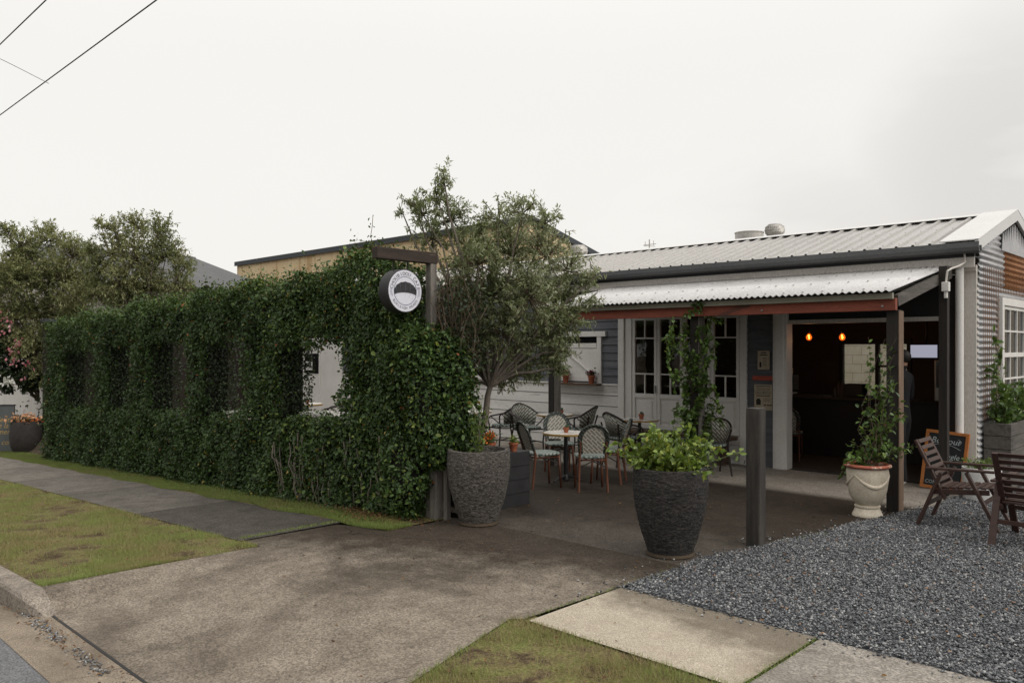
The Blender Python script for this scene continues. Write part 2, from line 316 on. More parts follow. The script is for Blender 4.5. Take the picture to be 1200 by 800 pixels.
M['filament'] = glow('lit_filament', (1.0, 0.55, 0.2), 30.0)
M['screen'] = glow('monitor_glow', (0.60, 0.60, 0.74), 0.55)
M['cup'] = plain('off_white_cup', (0.62, 0.56, 0.48), 0.4)
M['steel'] = worn('brushed_steel', (0.30, 0.30, 0.29), (0.42, 0.42, 0.41), 9, 0.4, metal=0.5)
M['cloth_dark'] = worn('dark_clothing', (0.006, 0.006, 0.007), (0.011, 0.0105, 0.012), 30, 0.9)
M['cloth_grey'] = worn('charcoal_trousers', (0.007, 0.007, 0.008), (0.012, 0.012, 0.013), 30, 0.9)
M['skin'] = plain('skin', (0.34, 0.19, 0.125), 0.55)
M['hair'] = plain('dark_hair', (0.012, 0.009, 0.007), 0.6)
M['shoe'] = plain('white_shoe', (0.55, 0.52, 0.48), 0.6)
M['eye'] = plain('dark_eye', (0.02, 0.015, 0.012), 0.3)
M['cactus'] = plain('cactus_green', (0.045, 0.085, 0.04), 0.6)
M['black_pot'] = worn('black_round_pot', (0.022, 0.018, 0.017), (0.045, 0.038, 0.035), 12, 0.7, bump=0.4)
M['bulb'] = None
def amber_glass():
    m, nt, out = new_mat('amber_bulb_glass'); b = NB(nt)
    t = b.n('ShaderNodeBsdfTransparent', {'Color': (0.95, 0.35, 0.06, 1)}); e = b.n('ShaderNodeEmission', {'Color': (1.0, 0.20, 0.02, 1), 'Strength': 0.55})
    a = b.n('ShaderNodeAddShader', {0: t.outputs[0], 1: e.outputs[0]}); nt.links.new(a.outputs[0], out.inputs[0]); return m
M['bulb'] = amber_glass()
M['bollard'] = worn('dark_bollard_timber', (0.024, 0.021, 0.019), (0.065, 0.057, 0.05), 7, 0.9, (3, 3, 0.35), 0.5, c3=(0.045, 0.038, 0.032), c3amt=0.58)
# ------------------------------------------------------------------ mesh helpers
class MB:
    def __init__(s): s.v = []; s.f = []; s.mi = []
    def add(s, vs, fs, mi=0):
        o = len(s.v); s.v.extend([tuple(v) for v in vs]); s.f.extend([tuple(i + o for i in f) for f in fs]); s.mi.extend([mi] * len(fs)); return s
    def box(s, x0, x1, y0, y1, z0, z1, mi=0):
        vs = [(x, y, z) for z in (z0, z1) for (x, y) in ((x0, y0), (x1, y0), (x1, y1), (x0, y1))]
        return s.add(vs, [(3, 2, 1, 0), (4, 5, 6, 7), (0, 1, 5, 4), (1, 2, 6, 5), (2, 3, 7, 6), (3, 0, 4, 7)], mi)
    def bar(s, p, q, w, h, up=(0, 0, 1), mi=0):
        p = Vector(p); q = Vector(q); d = (q - p).normalized(); up = Vector(up)
        sd = d.cross(up)
        if sd.length < 1e-4: sd = d.cross(Vector((1, 0, 0)))
        sd.normalize(); u = sd.cross(d)
        vs = [c + sd * a * w / 2 + u * b * h / 2 for c in (p, q) for a, b in ((-1, -1), (1, -1), (1, 1), (-1, 1))]
        return s.add(vs, [(0, 1, 2, 3), (7, 6, 5, 4), (0, 4, 5, 1), (1, 5, 6, 2), (2, 6, 7, 3), (3, 7, 4, 0)], mi)
    def tube(s, pts, r, n=8, mi=0):
        pts = [Vector(p) for p in pts]; k = len(pts); rs = r if isinstance(r, (list, tuple)) else [r] * k
        vs = []; ref = None
        for i, p in enumerate(pts):
            d = (pts[min(i + 1, k - 1)] - pts[max(i - 1, 0)]).normalized()
            if ref is None: ref = d.orthogonal().normalized()
            ref = ref - d * ref.dot(d)
            if ref.length < 1e-5: ref = d.orthogonal()
            ref.normalize(); b = d.cross(ref)
            for j in range(n):
                a = 2 * PI * j / n; vs.append(p + (ref * math.cos(a) + b * math.sin(a)) * rs[i])
        fs = [(i * n + j, i * n + (j + 1) % n, (i + 1) * n + (j + 1) % n, (i + 1) * n + j) for i in range(k - 1) for j in range(n)]
        fs += [tuple(reversed(range(n))), tuple(range((k - 1) * n, k * n))]
        return s.add(vs, fs, mi)
    def lathe(s, prof, n=32, c=(0, 0, 0), mi=0, jit=0.0):
        vs = []
        for (r, z) in prof:
            for j in range(n):
                a = 2 * PI * j / n; q = r * (1 + (random.uniform(-jit, jit) if jit else 0)); vs.append((c[0] + q * math.cos(a), c[1] + q * math.sin(a), c[2] + z))
        k = len(prof)
        fs = [(i * n + j, i * n + (j + 1) % n, (i + 1) * n + (j + 1) % n, (i + 1) * n + j) for i in range(k - 1) for j in range(n)]
        if prof[0][0] > 0: fs.append(tuple(reversed(range(n))))
        if prof[-1][0] > 0: fs.append(tuple(range((k - 1) * n, k * n)))
        return s.add(vs, fs, mi)
    def ball(s, c, r, sx=1, sy=1, sz=1, n=12, m=8, mi=0):
        prof = [(max(1e-4, math.sin(PI * i / m)) * r, -math.cos(PI * i / m) * r) for i in range(m + 1)]
        t = MB().lathe(prof, n); return s.add([(c[0] + v[0] * sx, c[1] + v[1] * sy, c[2] + v[2] * sz) for v in t.v], t.f, mi)
    def prism(s, poly, a0, a1, axis='z', mi=0):
        n = len(poly)
        def P(u, v, a): return (u, v, a) if axis == 'z' else ((u, a, v) if axis == 'y' else (a, u, v))
        vs = [P(u, v, a0) for u, v in poly] + [P(u, v, a1) for u, v in poly]
        fs = [tuple(reversed(range(n))), tuple(range(n, 2 * n))] + [(i, (i + 1) % n, n + (i + 1) % n, n + i) for i in range(n)]
        return s.add(vs, fs, mi)
    def xf(s, mat): s.v = [tuple(mat @ Vector(v)) for v in s.v]; return s
    def join(s, o, mat=None, mi=None):
        vs = [mat @ Vector(v) for v in o.v] if mat is not None else o.v
        k = len(s.v); s.v.extend([tuple(v) for v in vs]); s.f.extend([tuple(i + k for i in f) for f in o.f]); s.mi.extend(o.mi if mi is None else [mi] * len(o.f)); return s
    def build(s, name, mats, parent=None, smooth=False, bevel=0.0, solid=0.0, world=True):
        me = bpy.data.meshes.new(name); me.from_pydata(s.v, [], s.f)
        ml = mats if isinstance(mats, (list, tuple)) else [mats]
        for m in ml: me.materials.append(m)
        if len(ml) > 1: me.polygons.foreach_set('material_index', s.mi)
        bm = bmesh.new(); bm.from_mesh(me); bmesh.ops.recalc_face_normals(bm, faces=bm.faces); bm.to_mesh(me); bm.free()
        if smooth: me.polygons.foreach_set('use_smooth', [True] * len(me.polygons))
        me.update()
        o = bpy.data.objects.new(name, me); COL.objects.link(o)
        if parent is not None: adopt(o, parent, world)
        if solid:
            md = o.modifiers.new('thickness', 'SOLIDIFY'); md.thickness = solid; md.offset = 0
        if bevel:
            md = o.modifiers.new('bevel', 'BEVEL'); md.width = bevel; md.segments = 2; md.limit_method = 'ANGLE'; md.angle_limit = R_(40); md.harden_normals = False
        if smooth:
            auto_smooth(me)
        return o
def auto_smooth(me, ang=40):
    bm = bmesh.new(); bm.from_mesh(me); lim = R_(ang)
    sharp = [e.index for e in bm.edges if len(e.link_faces) == 2 and e.calc_face_angle(0) > lim]
    bm.free()
    for i in sharp: me.edges[i].use_edge_sharp = True
def world_base(o):
    """location of a top-level / part chain (built without rotation while parenting in world space)"""
    loc = Vector((0, 0, 0)); p = o
    while p is not None:
        loc = loc + p.location if p.parent is None else loc
        p = p.parent
    return loc
def adopt(o, parent, world=True):
    o.parent = parent
    if world:                       # mesh was written in world coordinates
        root = parent
        while root.parent is not None: root = root.parent
        if parent is root: o.matrix_parent_inverse = Matrix.Translation(-root.location)
def tag(o, label=None, cat=None, group=None, kind=None):
    for k, v in (('label', label), ('category', cat), ('group', group), ('kind', kind)):
        if v: o[k] = v
    return o
def thing(name, label, cat, loc=(0, 0, 0), rz=0.0, group=None):
    o = bpy.data.objects.new(name, None); o.empty_display_size = 0.2; COL.objects.link(o)
    o.location = loc; o.rotation_euler = (0, 0, rz)
    return tag(o, label, cat, group)
def dup(root, loc, rz=0.0, label=None, scale=None):
    def cp(o, par):
        c = o.copy(); COL.objects.link(c)
        if par is not None: c.parent = par
        for ch in o.children: cp(ch, c)
        return c
    r = cp(root, None); r.location = loc; r.rotation_euler = (0, 0, rz)
    if label: r['label'] = label
    if scale: r.scale = scale
    return r

def np_mesh(name, V, F, mat, parent=None, tone=None, world=True, smooth=False):
    """V (n,3), F (m,k) of equal-sized faces"""
    V = np.asarray(V, np.float32); F = np.asarray(F, np.int32)
    me = bpy.data.meshes.new(name); k = F.shape[1]
    me.vertices.add(len(V)); me.vertices.foreach_set('co', V.ravel())
    me.loops.add(F.size); me.loops.foreach_set('vertex_index', F.ravel())
    me.polygons.add(len(F)); me.polygons.foreach_set('loop_start', np.arange(0, F.size, k, dtype=np.int32))
    me.polygons.foreach_set('loop_total', np.full(len(F), k, np.int32))
    me.materials.append(mat); me.update(calc_edges=True)
    if tone is not None:
        a = me.attributes.new('tone', 'FLOAT', 'FACE'); a.data.foreach_set('value', np.asarray(tone, np.float32))
    if smooth: me.polygons.foreach_set('use_smooth', np.ones(len(F), bool))
    o = bpy.data.objects.new(name, me); COL.objects.link(o)
    if parent is not None: adopt(o, parent, world)
    return o
def unit(a): return a / np.maximum(np.linalg.norm(a, axis=1, keepdims=True), 1e-6)
def leaves(name, C, A, N, L, W, mat, parent=None, tone=None, fold=0.15, world=True):
    """one mesh of leaf blades; C foot, A direction of the midrib, N rough upper side"""
    C = np.asarray(C, float); n = len(C); A = unit(np.asarray(A, float)); N = np.asarray(N, float)
    S = unit(np.cross(A, N)); N = np.cross(S, A)
    L = np.broadcast_to(np.asarray(L, float), (n,))[:, None]; W = np.broadcast_to(np.asarray(W, float), (n,))[:, None]
    up = N * W * fold
    curl = N * L * -0.12
    V = np.stack([C, C + A * L * .28 + S * W * .42 + up, C + A * L * .68 + S * W * .40 + up + curl * .5, C + A * L + curl,
                  C + A * L * .68 - S * W * .40 + up + curl * .5, C + A * L * .28 - S * W * .42 + up], 1).reshape(-1, 3)
    b = np.arange(n)[:, None] * 6
    F = np.concatenate([b + np.array([[0, 3, 2, 1]]), b + np.array([[0, 5, 4, 3]])], 1).reshape(-1, 4)
    if tone is None: tone = rng.random(n)
    return np_mesh(name, V, F, mat, parent, np.repeat(tone, 2), world)
def rdir(n, up=0.0):
    d = rng.normal(size=(n, 3)); d[:, 2] += up; return unit(d)
def twigs_with_leaves(twigs, per, L, W, spread=0.7, jit=0.02):
    """twigs: list of point lists; returns leaf arrays set along them"""
    C = []; A = []
    for pts in twigs:
        pts = np.asarray(pts, float); k = len(pts)
        t = np.sort(rng.random(per)) * (k - 1) * 0.97 + 0.03 * (k - 1)
        i = np.minimum(t.astype(int), k - 2); f = (t - i)[:, None]
        c = pts[i] * (1 - f) + pts[i + 1] * f
        d = unit(pts[i + 1] - pts[i]); a = unit(d * (1 - spread) + rng.normal(size=d.shape) * spread)
        C.append(c + rng.normal(size=c.shape) * jit); A.append(a)
    C = np.concatenate(C); A = np.concatenate(A); n = len(C)
    N = rng.normal(size=(n, 3)) * 0.6 + np.array([0, 0, 1.0])
    return C, A, N, L * rng.uniform(.6, 1.2, n), W * rng.uniform(.65, 1.2, n)
def curve(p, q, k=4, sag=0.0, wig=0.0):
    p = np.array(p, float); q = np.array(q, float); out = []
    ln = np.linalg.norm(q - p)
    for i in range(k + 1):
        u = i / k; c = p * (1 - u) + q * u; c[2] += sag * math.sin(PI * u)
        if 0 < i < k: c += rng.normal(size=3) * wig * ln
        out.append(c)
    return out
def text_mb(txt, size, extrude=0.0, align='CENTER', shear=0.0, res=3):
    cu = bpy.data.curves.new('lettering', 'FONT'); cu.body = txt; cu.size = size; cu.extrude = extrude; cu.align_x = align; cu.align_y = 'CENTER'; cu.shear = shear; cu.resolution_u = res
    ob = bpy.data.objects.new('lettering', cu); COL.objects.link(ob)
    me = bpy.data.meshes.new_from_object(ob.evaluated_get(bpy.context.evaluated_depsgraph_get()))
    mb = MB().add([v.co[:] for v in me.vertices], [tuple(p.vertices) for p in me.polygons])
    bpy.data.objects.remove(ob); bpy.data.meshes.remove(me); bpy.data.curves.remove(cu)
    return mb
def strip(ys, xl, xr, zf, nx, dz=0.0):
    V = []; F = []
    for y in ys:
        a, c = xl(y), xr(y)
        for i in range(nx + 1):
            x = a + (c - a) * i / nx; V.append((x, y, zf(x, y) + dz))
    w = nx + 1
    for j in range(len(ys) - 1):
        for i in range(nx): F.append((j * w + i, j * w + i + 1, (j + 1) * w + i + 1, (j + 1) * w + i))
    return MB().add(V, F)
def frange(a, b, n): return [a + (b - a) * i / n for i in range(n + 1)]
def interp(tab):
    def f(y):
        for (y0, v0), (y1, v1) in zip(tab, tab[1:]):
            if y <= y1: return v0 + (v1 - v0) * max(0, (y - y0)) / (y1 - y0)
        return tab[-1][1]
    return f
# ================================================================== SETTING
def st(o): return tag(o, kind='structure')
# --- ground sheet to the horizon
xs = [-260, -120, -70, -51.3, -40, -30, -20, -12, -8, -6.3, -3, 3, 12, 40, 120, 260]
ys = [-260, -60, -8.4, -8.3, 1.60, 1.72, 3.9, 4.2, 5.3, 5.5, 5.7, 6.0, 12, 30, 90, 260]
V = []; F = []
for y in ys:
    for x in xs:
        z = zg(x, y) - 0.05
        if -8.35 < y < 4.0: z -= 0.35
        V.append((x, y, z))
w = len(xs)
for j in range(len(ys) - 1):
    for i in range(w - 1): F.append((j * w + i, j * w + i + 1, (j + 1) * w + i + 1, (j + 1) * w + i))
st(MB().add(V, F).build('ground', M['soil']))
# --- road, gutter, kerb
XS = [-120, -80, -51.3, -30, -15, -10, -8, -6.3, -3, 4, 30, 120]
def along(name, mat, prof, x0=-120, x1=120):
    """prof (y, z) swept along the street"""
    xx = [x0] + [x for x in XS if x0 < x < x1] + [x1]
    V = [(x, y, z + zg(x)) for x in xx for (y, z) in prof]; k = len(prof)
    F = [(i * k + j, (i + 1) * k + j, (i + 1) * k + j + 1, i * k + j + 1) for i in range(len(xx) - 1) for j in range(k - 1)]
    return st(MB().add(V, F).build(name, mat))
along('road', M['asphalt'], [(-8.3, -0.11), (-3.2, -0.03), (1.45, -0.118)])
along('gutter', M['gutter'], [(1.43, -0.114), (1.62, -0.128), (1.72, -0.136), (1.76, -.120), (1.86, -0.119)])
def kerb_piece(x0, x1, e0, e1):
    V = []; prof = [(1.66, -0.15), (1.675, -0.02), (1.69, 0.0), (1.71, 0.008), (1.84, 0.008), (1.84, -0.1)]
    n = max(2, int((x1 - x0) / 3)); xx = frange(x0, x1, n)
    mb = MB(); k = len(prof)
    for x in xx: V += [(x, y, z + zg(x)) for y, z in prof]
    F = [(i * k + j, (i + 1) * k + j, (i + 1) * k + j + 1, i * k + j + 1) for i in range(n) for j in range(k - 1)]
    F += [tuple(range(k)), tuple(range(n * k, (n + 1) * k))]
    return mb.add(V, F)
kb = MB()
def kerb_end(x0, x1, lo, hi):
    prof = [(1.66, -0.15), (1.675, -0.02), (1.69, 0.0), (1.71, 0.008), (1.84, 0.008), (1.84, -0.1)]; n = 14; k = len(prof); V = []
    for x in frange(x0, x1, n):
        f = 1 - ss(lo, hi, x) if hi > lo else ss(hi, lo, x)
        V += [(x, y + (1 - f) * .10 * (1 if j < 4 else 0), (-0.125 + (z + 0.125) * f) + zg(x)) for j, (y, z) in enumerate(prof)]
    return MB().add(V, [(i * k + j, (i + 1) * k + j, (i + 1) * k + j + 1, i * k + j + 1) for i in range(n) for j in range(k - 1)] + [tuple(range(k)), tuple(range(n * k, (n + 1) * k))])
kb.join(kerb_end(-6.64, -6.16, -6.60, -6.16)); kb.join(kerb_end(-3.42, -2.90, -2.94, -3.42))
x = -6.64
while x > -46:
    kb.join(kerb_piece(x - 1.18, x - (0.012 if x < -6.7 else 0.0), 0, 0)); x -= 1.18
x = -2.9
while x < 14:
    kb.join(kerb_piece(x + 0.012, x + 1.18, 0, 0)); x += 1.18
st(kb.build('kerb', M['kerb'], bevel=0.006))
st(MB().box(-6.2, -3.38, 1.795, 1.812, -.13, -.1165).build('expansion_joint', M['counter']))
# --- driveway: ramps to the gutter, its left flank dished up to the turf
drl = interp([(1.815, -6.64), (3.58, -6.56), (3.62, -6.92), (4.6, -6.90), (4.75, -6.22), (5.6, -6.15)])
drr = interp([(1.815, -2.95), (2.65, -3.30), (3.73, -3.62), (3.78, -3.55), (4.77, -3.52), (5.6, -3.49)])
def drz(x, y):
    side = min(ss(-6.62, -6.20, x), ss(0, .30, drr(y) - x)) if y < 3.9 else 1.0
    return -0.118 * (1 - ss(1.8, 3.5, y)) * side + zg(x, y) * (1 if y > 3.55 else 0.6)
ysd = [1.815, 1.83, 2.0, 2.2, 2.4, 2.65, 2.9, 3.2, 3.5, 3.58, 3.62, 3.73, 3.78, 4.1, 4.6, 4.75, 4.77, 5.2, 5.6]
st(strip(ysd, drl, drr, drz, 28).build('driveway', M['drive']))
# --- patio (wet) and the dry slab below the verandah: one sheet, its dampness is in the concrete
pr = interp([(5.6, -3.49), (5.9, -3.47), (6.65, -3.32), (8.73, -2.97), (9.73, -2.79), (11.13, -2.77), (11.6, -2.77)])
st(strip([5.6, 5.9, 6.3, 6.65, 7.5, 8.73, 9.4, 9.73, 10.4, 11.13], lambda y: -20.0 if y > 5.95 else -6.15, pr, lambda x, y: 0.0, 12, 0.0).build('patio', M['patio']))
st(MB().box(-20, -6.3, 5.72, 5.96, -0.3, 0.0).build('patio_edge', M['patio']))
# --- footpath slabs
fp = MB(); tones = []
def slab(x0, x1, y0, y1, t, dst):
    z = lambda x, y: zg(x, y) + 0.004
    n = 2; k = len(dst.f)
    dst.join(strip([y0, y1], lambda y: x0, lambda y: x1, z, n)); tones.extend([t] * (len(dst.f) - k))
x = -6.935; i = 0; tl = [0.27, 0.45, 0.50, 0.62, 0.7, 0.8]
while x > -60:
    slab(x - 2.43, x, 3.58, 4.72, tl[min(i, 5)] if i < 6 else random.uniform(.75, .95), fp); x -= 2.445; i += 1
x = -2.02
while x < 14: slab(x, x + 2.43, 3.78, 4.77, random.uniform(.86, .9), fp); x += 2.445
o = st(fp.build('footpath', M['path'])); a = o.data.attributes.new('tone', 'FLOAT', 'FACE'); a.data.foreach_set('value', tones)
tones = []; fc = MB(); slab(-3.50, -2.04, 3.78, 4.77, 1.0, fc)
o = st(fc.build('footpath_slab', M['cream'])); a = o.data.attributes.new('tone', 'FLOAT', 'FACE'); a.data.foreach_set('value', tones)
# --- turf
st(strip([1.84, 2.4, 3.0, 3.65], lambda y: -50.0, lambda y: -6.66 if y < 2 else -6.60, lambda x, y: zg(x) - 0.004, 40).build('nature_strip', M['lawn']))
gr = interp([(1.84, -3.0), (2.65, -3.29), (3.73, -3.60), (3.77, -3.56)])
st(strip([1.84, 2.65, 3.2, 3.73, 3.90], lambda y: gr(y) - .05, lambda y: 14.0, lambda x, y: -0.008, 16).build('nature_strip', M['lawn']))
st(strip([4.71, 5.0, 5.3, 5.55], lambda y: -60.0, lambda y: -6.22, lambda x, y: zg(x) * 1.0 + 0.002, 60).build('hedge_verge', M['lawn']))
# grass blades (uncountable)
def blades(name, pts, h, wd, mat, lean=0.55):
    n = len(pts); A = rng.normal(size=(n, 3)) * lean; A[:, 2] = 1.0; A = unit(A)
    S = rng.normal(size=(n, 3)); S[:, 2] = 0; S = unit(S)
    H = (h * rng.uniform(.45, 1.25, n))[:, None]; W = (wd * rng.uniform(.6, 1.2, n))[:, None]
    V = np.stack([pts - S * W, pts + S * W, pts + A * H], 1).reshape(-1, 3)
    F = np.arange(n)[:, None] * 3 + np.array([[0, 1, 2]])
    tone = np.clip(0.5 + 0.28 * np.sin(pts[:, 0] * 2.1 + 1.3 * np.sin(pts[:, 1] * 3.1)) * np.sin(pts[:, 1] * 2.7 + pts[:, 0]) + 0.22 * np.sin(pts[:, 0] * 8.3 + 2 * np.sin(pts[:, 1] * 6.1)) * np.sin(pts[:, 1] * 9.7) + rng.normal(size=n) * 0.22, 0, 1)
    return tag(np_mesh(name, V, F, mat, None, tone), 'short grass', None, None, 'stuff')
def patchy(pts, keep):
    n1 = np.sin(pts[:, 0] * 3.3 + 2 * np.sin(pts[:, 1] * 2.3)) + np.sin(pts[:, 1] * 5.1 + pts[:, 0] * 1.7) + 0.8 * np.sin(pts[:, 0] * 9.1 - pts[:, 1] * 7.0)
    return pts[rng.random(len(pts)) < np.clip(keep + 0.42 * n1, 0.04, 1)]
def zgv(x): return 0.042 * np.minimum(0, x + 6.3)
n = 170000
u = rng.random(n) ** 1.7; p = np.stack([-6.62 - u * 14, rng.uniform(1.86, 3.58, n), np.zeros(n)], 1); p[:, 2] = zgv(p[:, 0]) - 0.004
o = blades('lawn_grass', patchy(p, 0.55), 0.042, 0.0021, M['blade']); o['label'] = 'patchy short grass left of the driveway'
n = 80000
p = np.stack([rng.uniform(-3.66, -0.6, n), rng.uniform(1.9, 3.78, n), np.full(n, -0.004)], 1)
p = p[p[:, 0] > np.interp(p[:, 1], [1.84, 2.65, 3.73], [-2.98, -3.28, -3.60]) - .03 * rng.random(len(p)) ** 2]
o = blades('lawn_grass', patchy(p, 0.5), 0.042, 0.0019, M['blade']); o['label'] = 'thin brown-green grass right of the driveway'
n = 95000
u = rng.random(n) ** 1.3; p = np.stack([-6.2 - u * 16, 4.70 + rng.random(n) ** 1.2 * 0.55, np.zeros(n)], 1)
p[:, 1] += 0.05 * np.sin(p[:, 0] * 4.0) * (p[:, 1] < 4.85) + 0.12 * np.maximum(0, (-p[:, 0] - 9) / 10) * (rng.random(n))
p = p[~((p[:, 0] > -6.5) & (p[:, 1] > 5.0))]
p[:, 2] = zgv(p[:, 0])
o = blades('verge_grass', p, 0.05, 0.0026, M['blade_lush'], 0.7); o['label'] = 'lush green grass strip along the foot of the hedge'
# grass tufts rooted in the joint of the path and along the gravel edge
pts = []
for (x0, y0, x1, y1, k, sd) in ((-3.55, 3.79, -2.05, 3.79, 350, .012), (-3.3, 2.65, -3.6, 3.73, 420, .02), (-6.63, 1.9, -6.6, 3.55, 420, .02),(-6.93, 3.6, -6.91, 4.6, 900, .02), (-2.03, 3.8, -2.03, 4.76, 500, .012), (-3.5, 4.85, -3.44, 5.9, 160, .04), (-3.25, 6.9, -3.02, 8.3, 260, .04), (-3.55, 3.8, -3.52, 4.76, 260, .01)):
    u = rng.random(k); q = np.stack([x0 + (x1 - x0) * u, y0 + (y1 - y0) * u, np.zeros(k)], 1) + rng.normal(size=(k, 3)) * [sd, sd, 0]; pts.append(q)
o = blades('joint_grass', np.concatenate(pts), 0.028, 0.0022, M['blade_lush'], 0.9); o['label'] = 'moss and grass tufts in the concrete joints'
# --- gravel
grl = lambda y: pr(y) if y > 5.6 else -3.49
st(strip([4.77, 5.6, 6.65, 8.73, 9.73, 11.13, 13, 16], lambda y: grl(y) if y < 11.2 else -2.76, lambda y: 14.0, lambda x, y: -0.006, 10).build('gravel_bed', M['gravel_bed']))
def stones(name, P, size, tone, mat, flat=0.65):
    n = len(P)
    base = np.array([[1, 0, 0], [0, 1, 0], [-1, 0, 0], [0, -1, 0], [0, 0, 1], [0, 0, -1]], float)
    tri = np.array([[0, 1, 4], [1, 2, 4], [2, 3, 4], [3, 0, 4], [1, 0, 5], [2, 1, 5], [3, 2, 5], [0, 3, 5]])
    B = base[None] * (1 + rng.normal(size=(n, 6, 1)) * .18) + rng.normal(size=(n, 6, 3)) * .2
    S = size * rng.uniform(.55, 1.3, (n, 1, 1)) * np.stack([rng.uniform(.7, 1.4, n), rng.uniform(.6, 1.1, n), rng.uniform(.45, .9, n) * flat * 1.5], 1)[:, None, :]
    B = B * S
    a = rng.uniform(0, 2 * PI, n); t = rng.normal(size=n) * .5
    ca, sa, ct, stt = np.cos(a), np.sin(a), np.cos(t), np.sin(t)
    x = B[..., 0]; y = B[..., 1] * ct[:, None] - B[..., 2] * stt[:, None]; z = B[..., 1] * stt[:, None] + B[..., 2] * ct[:, None]
    Vv = np.stack([x * ca[:, None] - y * sa[:, None], x * sa[:, None] + y * ca[:, None], z], -1) + P[:, None, :]
    F = (np.arange(n)[:, None, None] * 6 + tri[None]).reshape(-1, 3)
    return np_mesh(name, Vv.reshape(-1, 3), F, mat, None, np.repeat(tone, 8))
n = 150000
p = np.stack([rng.uniform(-3.52, 0.9, n), rng.uniform(4.74, 11.0, n), rng.uniform(-.004, .008, n)], 1)
ed = np.interp(p[:, 1], [4.77, 5.9, 6.65, 8.73, 9.73, 11.1], [-3.5, -3.47, -3.32, -2.97, -2.79, -2.75]) + 0.05 * np.sin(p[:, 1] * 6) * rng.random(n) - 0.02
p = p[(p[:, 0] > ed) & (p[:, 1] > 4.78 - 0.05 * rng.random(n) ** 3)]
tn = np.clip(rng.beta(1.5, 2.0, len(p)) * 0.93, 0, .93); tn[rng.random(len(p)) < .012] = 0.985
k = 230; q = np.stack([np.zeros(k), rng.uniform(4.2, 9.6, k), np.full(k, .008)], 1)
q[:, 0] = np.interp(q[:, 1], [4.77, 5.9, 6.65, 8.73, 9.73], [-3.5, -3.47, -3.32, -2.97, -2.79]) - np.abs(rng.normal(size=k)) * .16
q2 = np.stack([rng.uniform(-3.4, -.6, 110), 4.77 - np.abs(rng.normal(size=110)) * .07, np.full(110, .010)], 1)
p[:, 2] += .006 * (1 + np.sin(p[:, 0] * 5 + p[:, 1] * 2)) + .005 * (1 + np.sin(p[:, 1] * 6.3 - p[:, 0] * 3))
p = np.concatenate([p, q, q2]); tn = np.concatenate([tn, rng.random(340) * .93])
o = stones('gravel', p, 0.0096, tn, M['stone']); tag(o, 'blue-grey crushed stone gravel beside the patio', None, None, 'stuff')
# leaf litter below the hedge's end and stray leaves, grit in the gutter
k = 900
c = np.stack([-6.9 + rng.normal(size=k) * .35, 5.05 + rng.normal(size=k) * .13, np.full(k, .012) + rng.random(k) * .02], 1)
k2 = 260
c2 = np.stack([-6.3 - rng.random(k2) * 10, 4.95 + rng.normal(size=k2) * .12, np.zeros(k2)], 1); c2[:, 2] = zgv(c2[:, 0]) + .025
k3 = 170
c3 = np.stack([rng.uniform(-6.2, -1.5, k3), rng.uniform(2.4, 9.0, k3), np.full(k3, .012)], 1)
c3[:, 2] = [drz(x, y) + .008 if y < 4.7 and x < -3.6 else .012 for x, y, _ in c3]
k4 = 340
c4 = np.stack([-4.0 - rng.random(k4) * 7, 1.70 + rng.normal(size=k4) * .05, np.zeros(k4)], 1); c4[:, 2] = zgv(c4[:, 0]) - .118
k5 = 260
c5 = np.stack([-6.7 - rng.random(k5) * 9, rng.uniform(1.9, 3.55, k5), np.zeros(k5)], 1); c5[:, 2] = zgv(c5[:, 0]) + .022
c6 = np.stack([rng.uniform(-3.3, -1, 130), rng.uniform(2.2, 3.75, 130), np.full(130, .02)], 1)
c7 = np.stack([rng.uniform(-3.3, -.6, 90), rng.uniform(4.8, 9, 90), np.full(90, .022)], 1)
C = np.concatenate([c, c2, c3, c4, c5, c6, c7]); n = len(C)
A = rng.normal(size=(n, 3)); A[:, 2] *= .15; N = rng.normal(size=(n, 3)) * .35 + [0, 0, 1]
tag(leaves('leaf_litter', C, A, N, rng.uniform(.014, .034, n), rng.uniform(.008, .018, n), M['litter'], fold=.2), 'brown fallen leaves below the hedge and along the gutter', None, None, 'stuff')
k = 2600
g = np.stack([-3.6 - rng.random(k) ** .8 * 8, 1.71 + rng.normal(size=k) * .035, np.zeros(k)], 1); g[:, 2] = zgv(g[:, 0]) - .128
cl = np.sin(g[:, 0] * 7) + np.sin(g[:, 0] * 17.3); g = g[cl > -0.6 + rng.normal(size=k) * .5]
tag(stones('gutter_grit', g, .008, rng.random(len(g)) * .9, M['stone']), 'grit and silt lying in the gutter', None, None, 'stuff')

# ================================================================== SKY, SUN, CAMERA
wd = bpy.data.worlds.new('World'); SC.world = wd; wd.use_nodes = True; nt = wd.node_tree; nt.nodes.clear(); b = NB(nt)
SUN_AZ = R_(8); SUN_EL = R_(42)        # measured from +X towards +Y
sky = b.n('ShaderNodeTexSky', sky_type='NISHITA'); sky.sun_disc = False; sky.sun_elevation = SUN_EL; sky.sun_rotation = PI / 2 - SUN_AZ
sky.air_density = 2.0; sky.dust_density = 4.0
v = b.coord('Generated'); s = b.sep(v)
cl = b.noise(b.mapping(v, scale=(1, 1, 2.6)), 2.1, 5, 0.55, 0.3)
band = b.math('MULTIPLY', b.ramp(cl, [(0.42, 0.0), (0.62, 1.0)]), smooth_node(b, s[1], 0.70, 1.0))
low = b.math('SUBTRACT', 1.0, smooth_node(b, s[2], 0.12, 0.32))
band = b.math('MULTIPLY', b.math('MULTIPLY', band, low), 0.45)
cd_ = b.n('ShaderNodeVectorMath', {0: v, 1: (-0.17, 0.972, 0.165)}, operation='DOT_PRODUCT').outputs['Value']
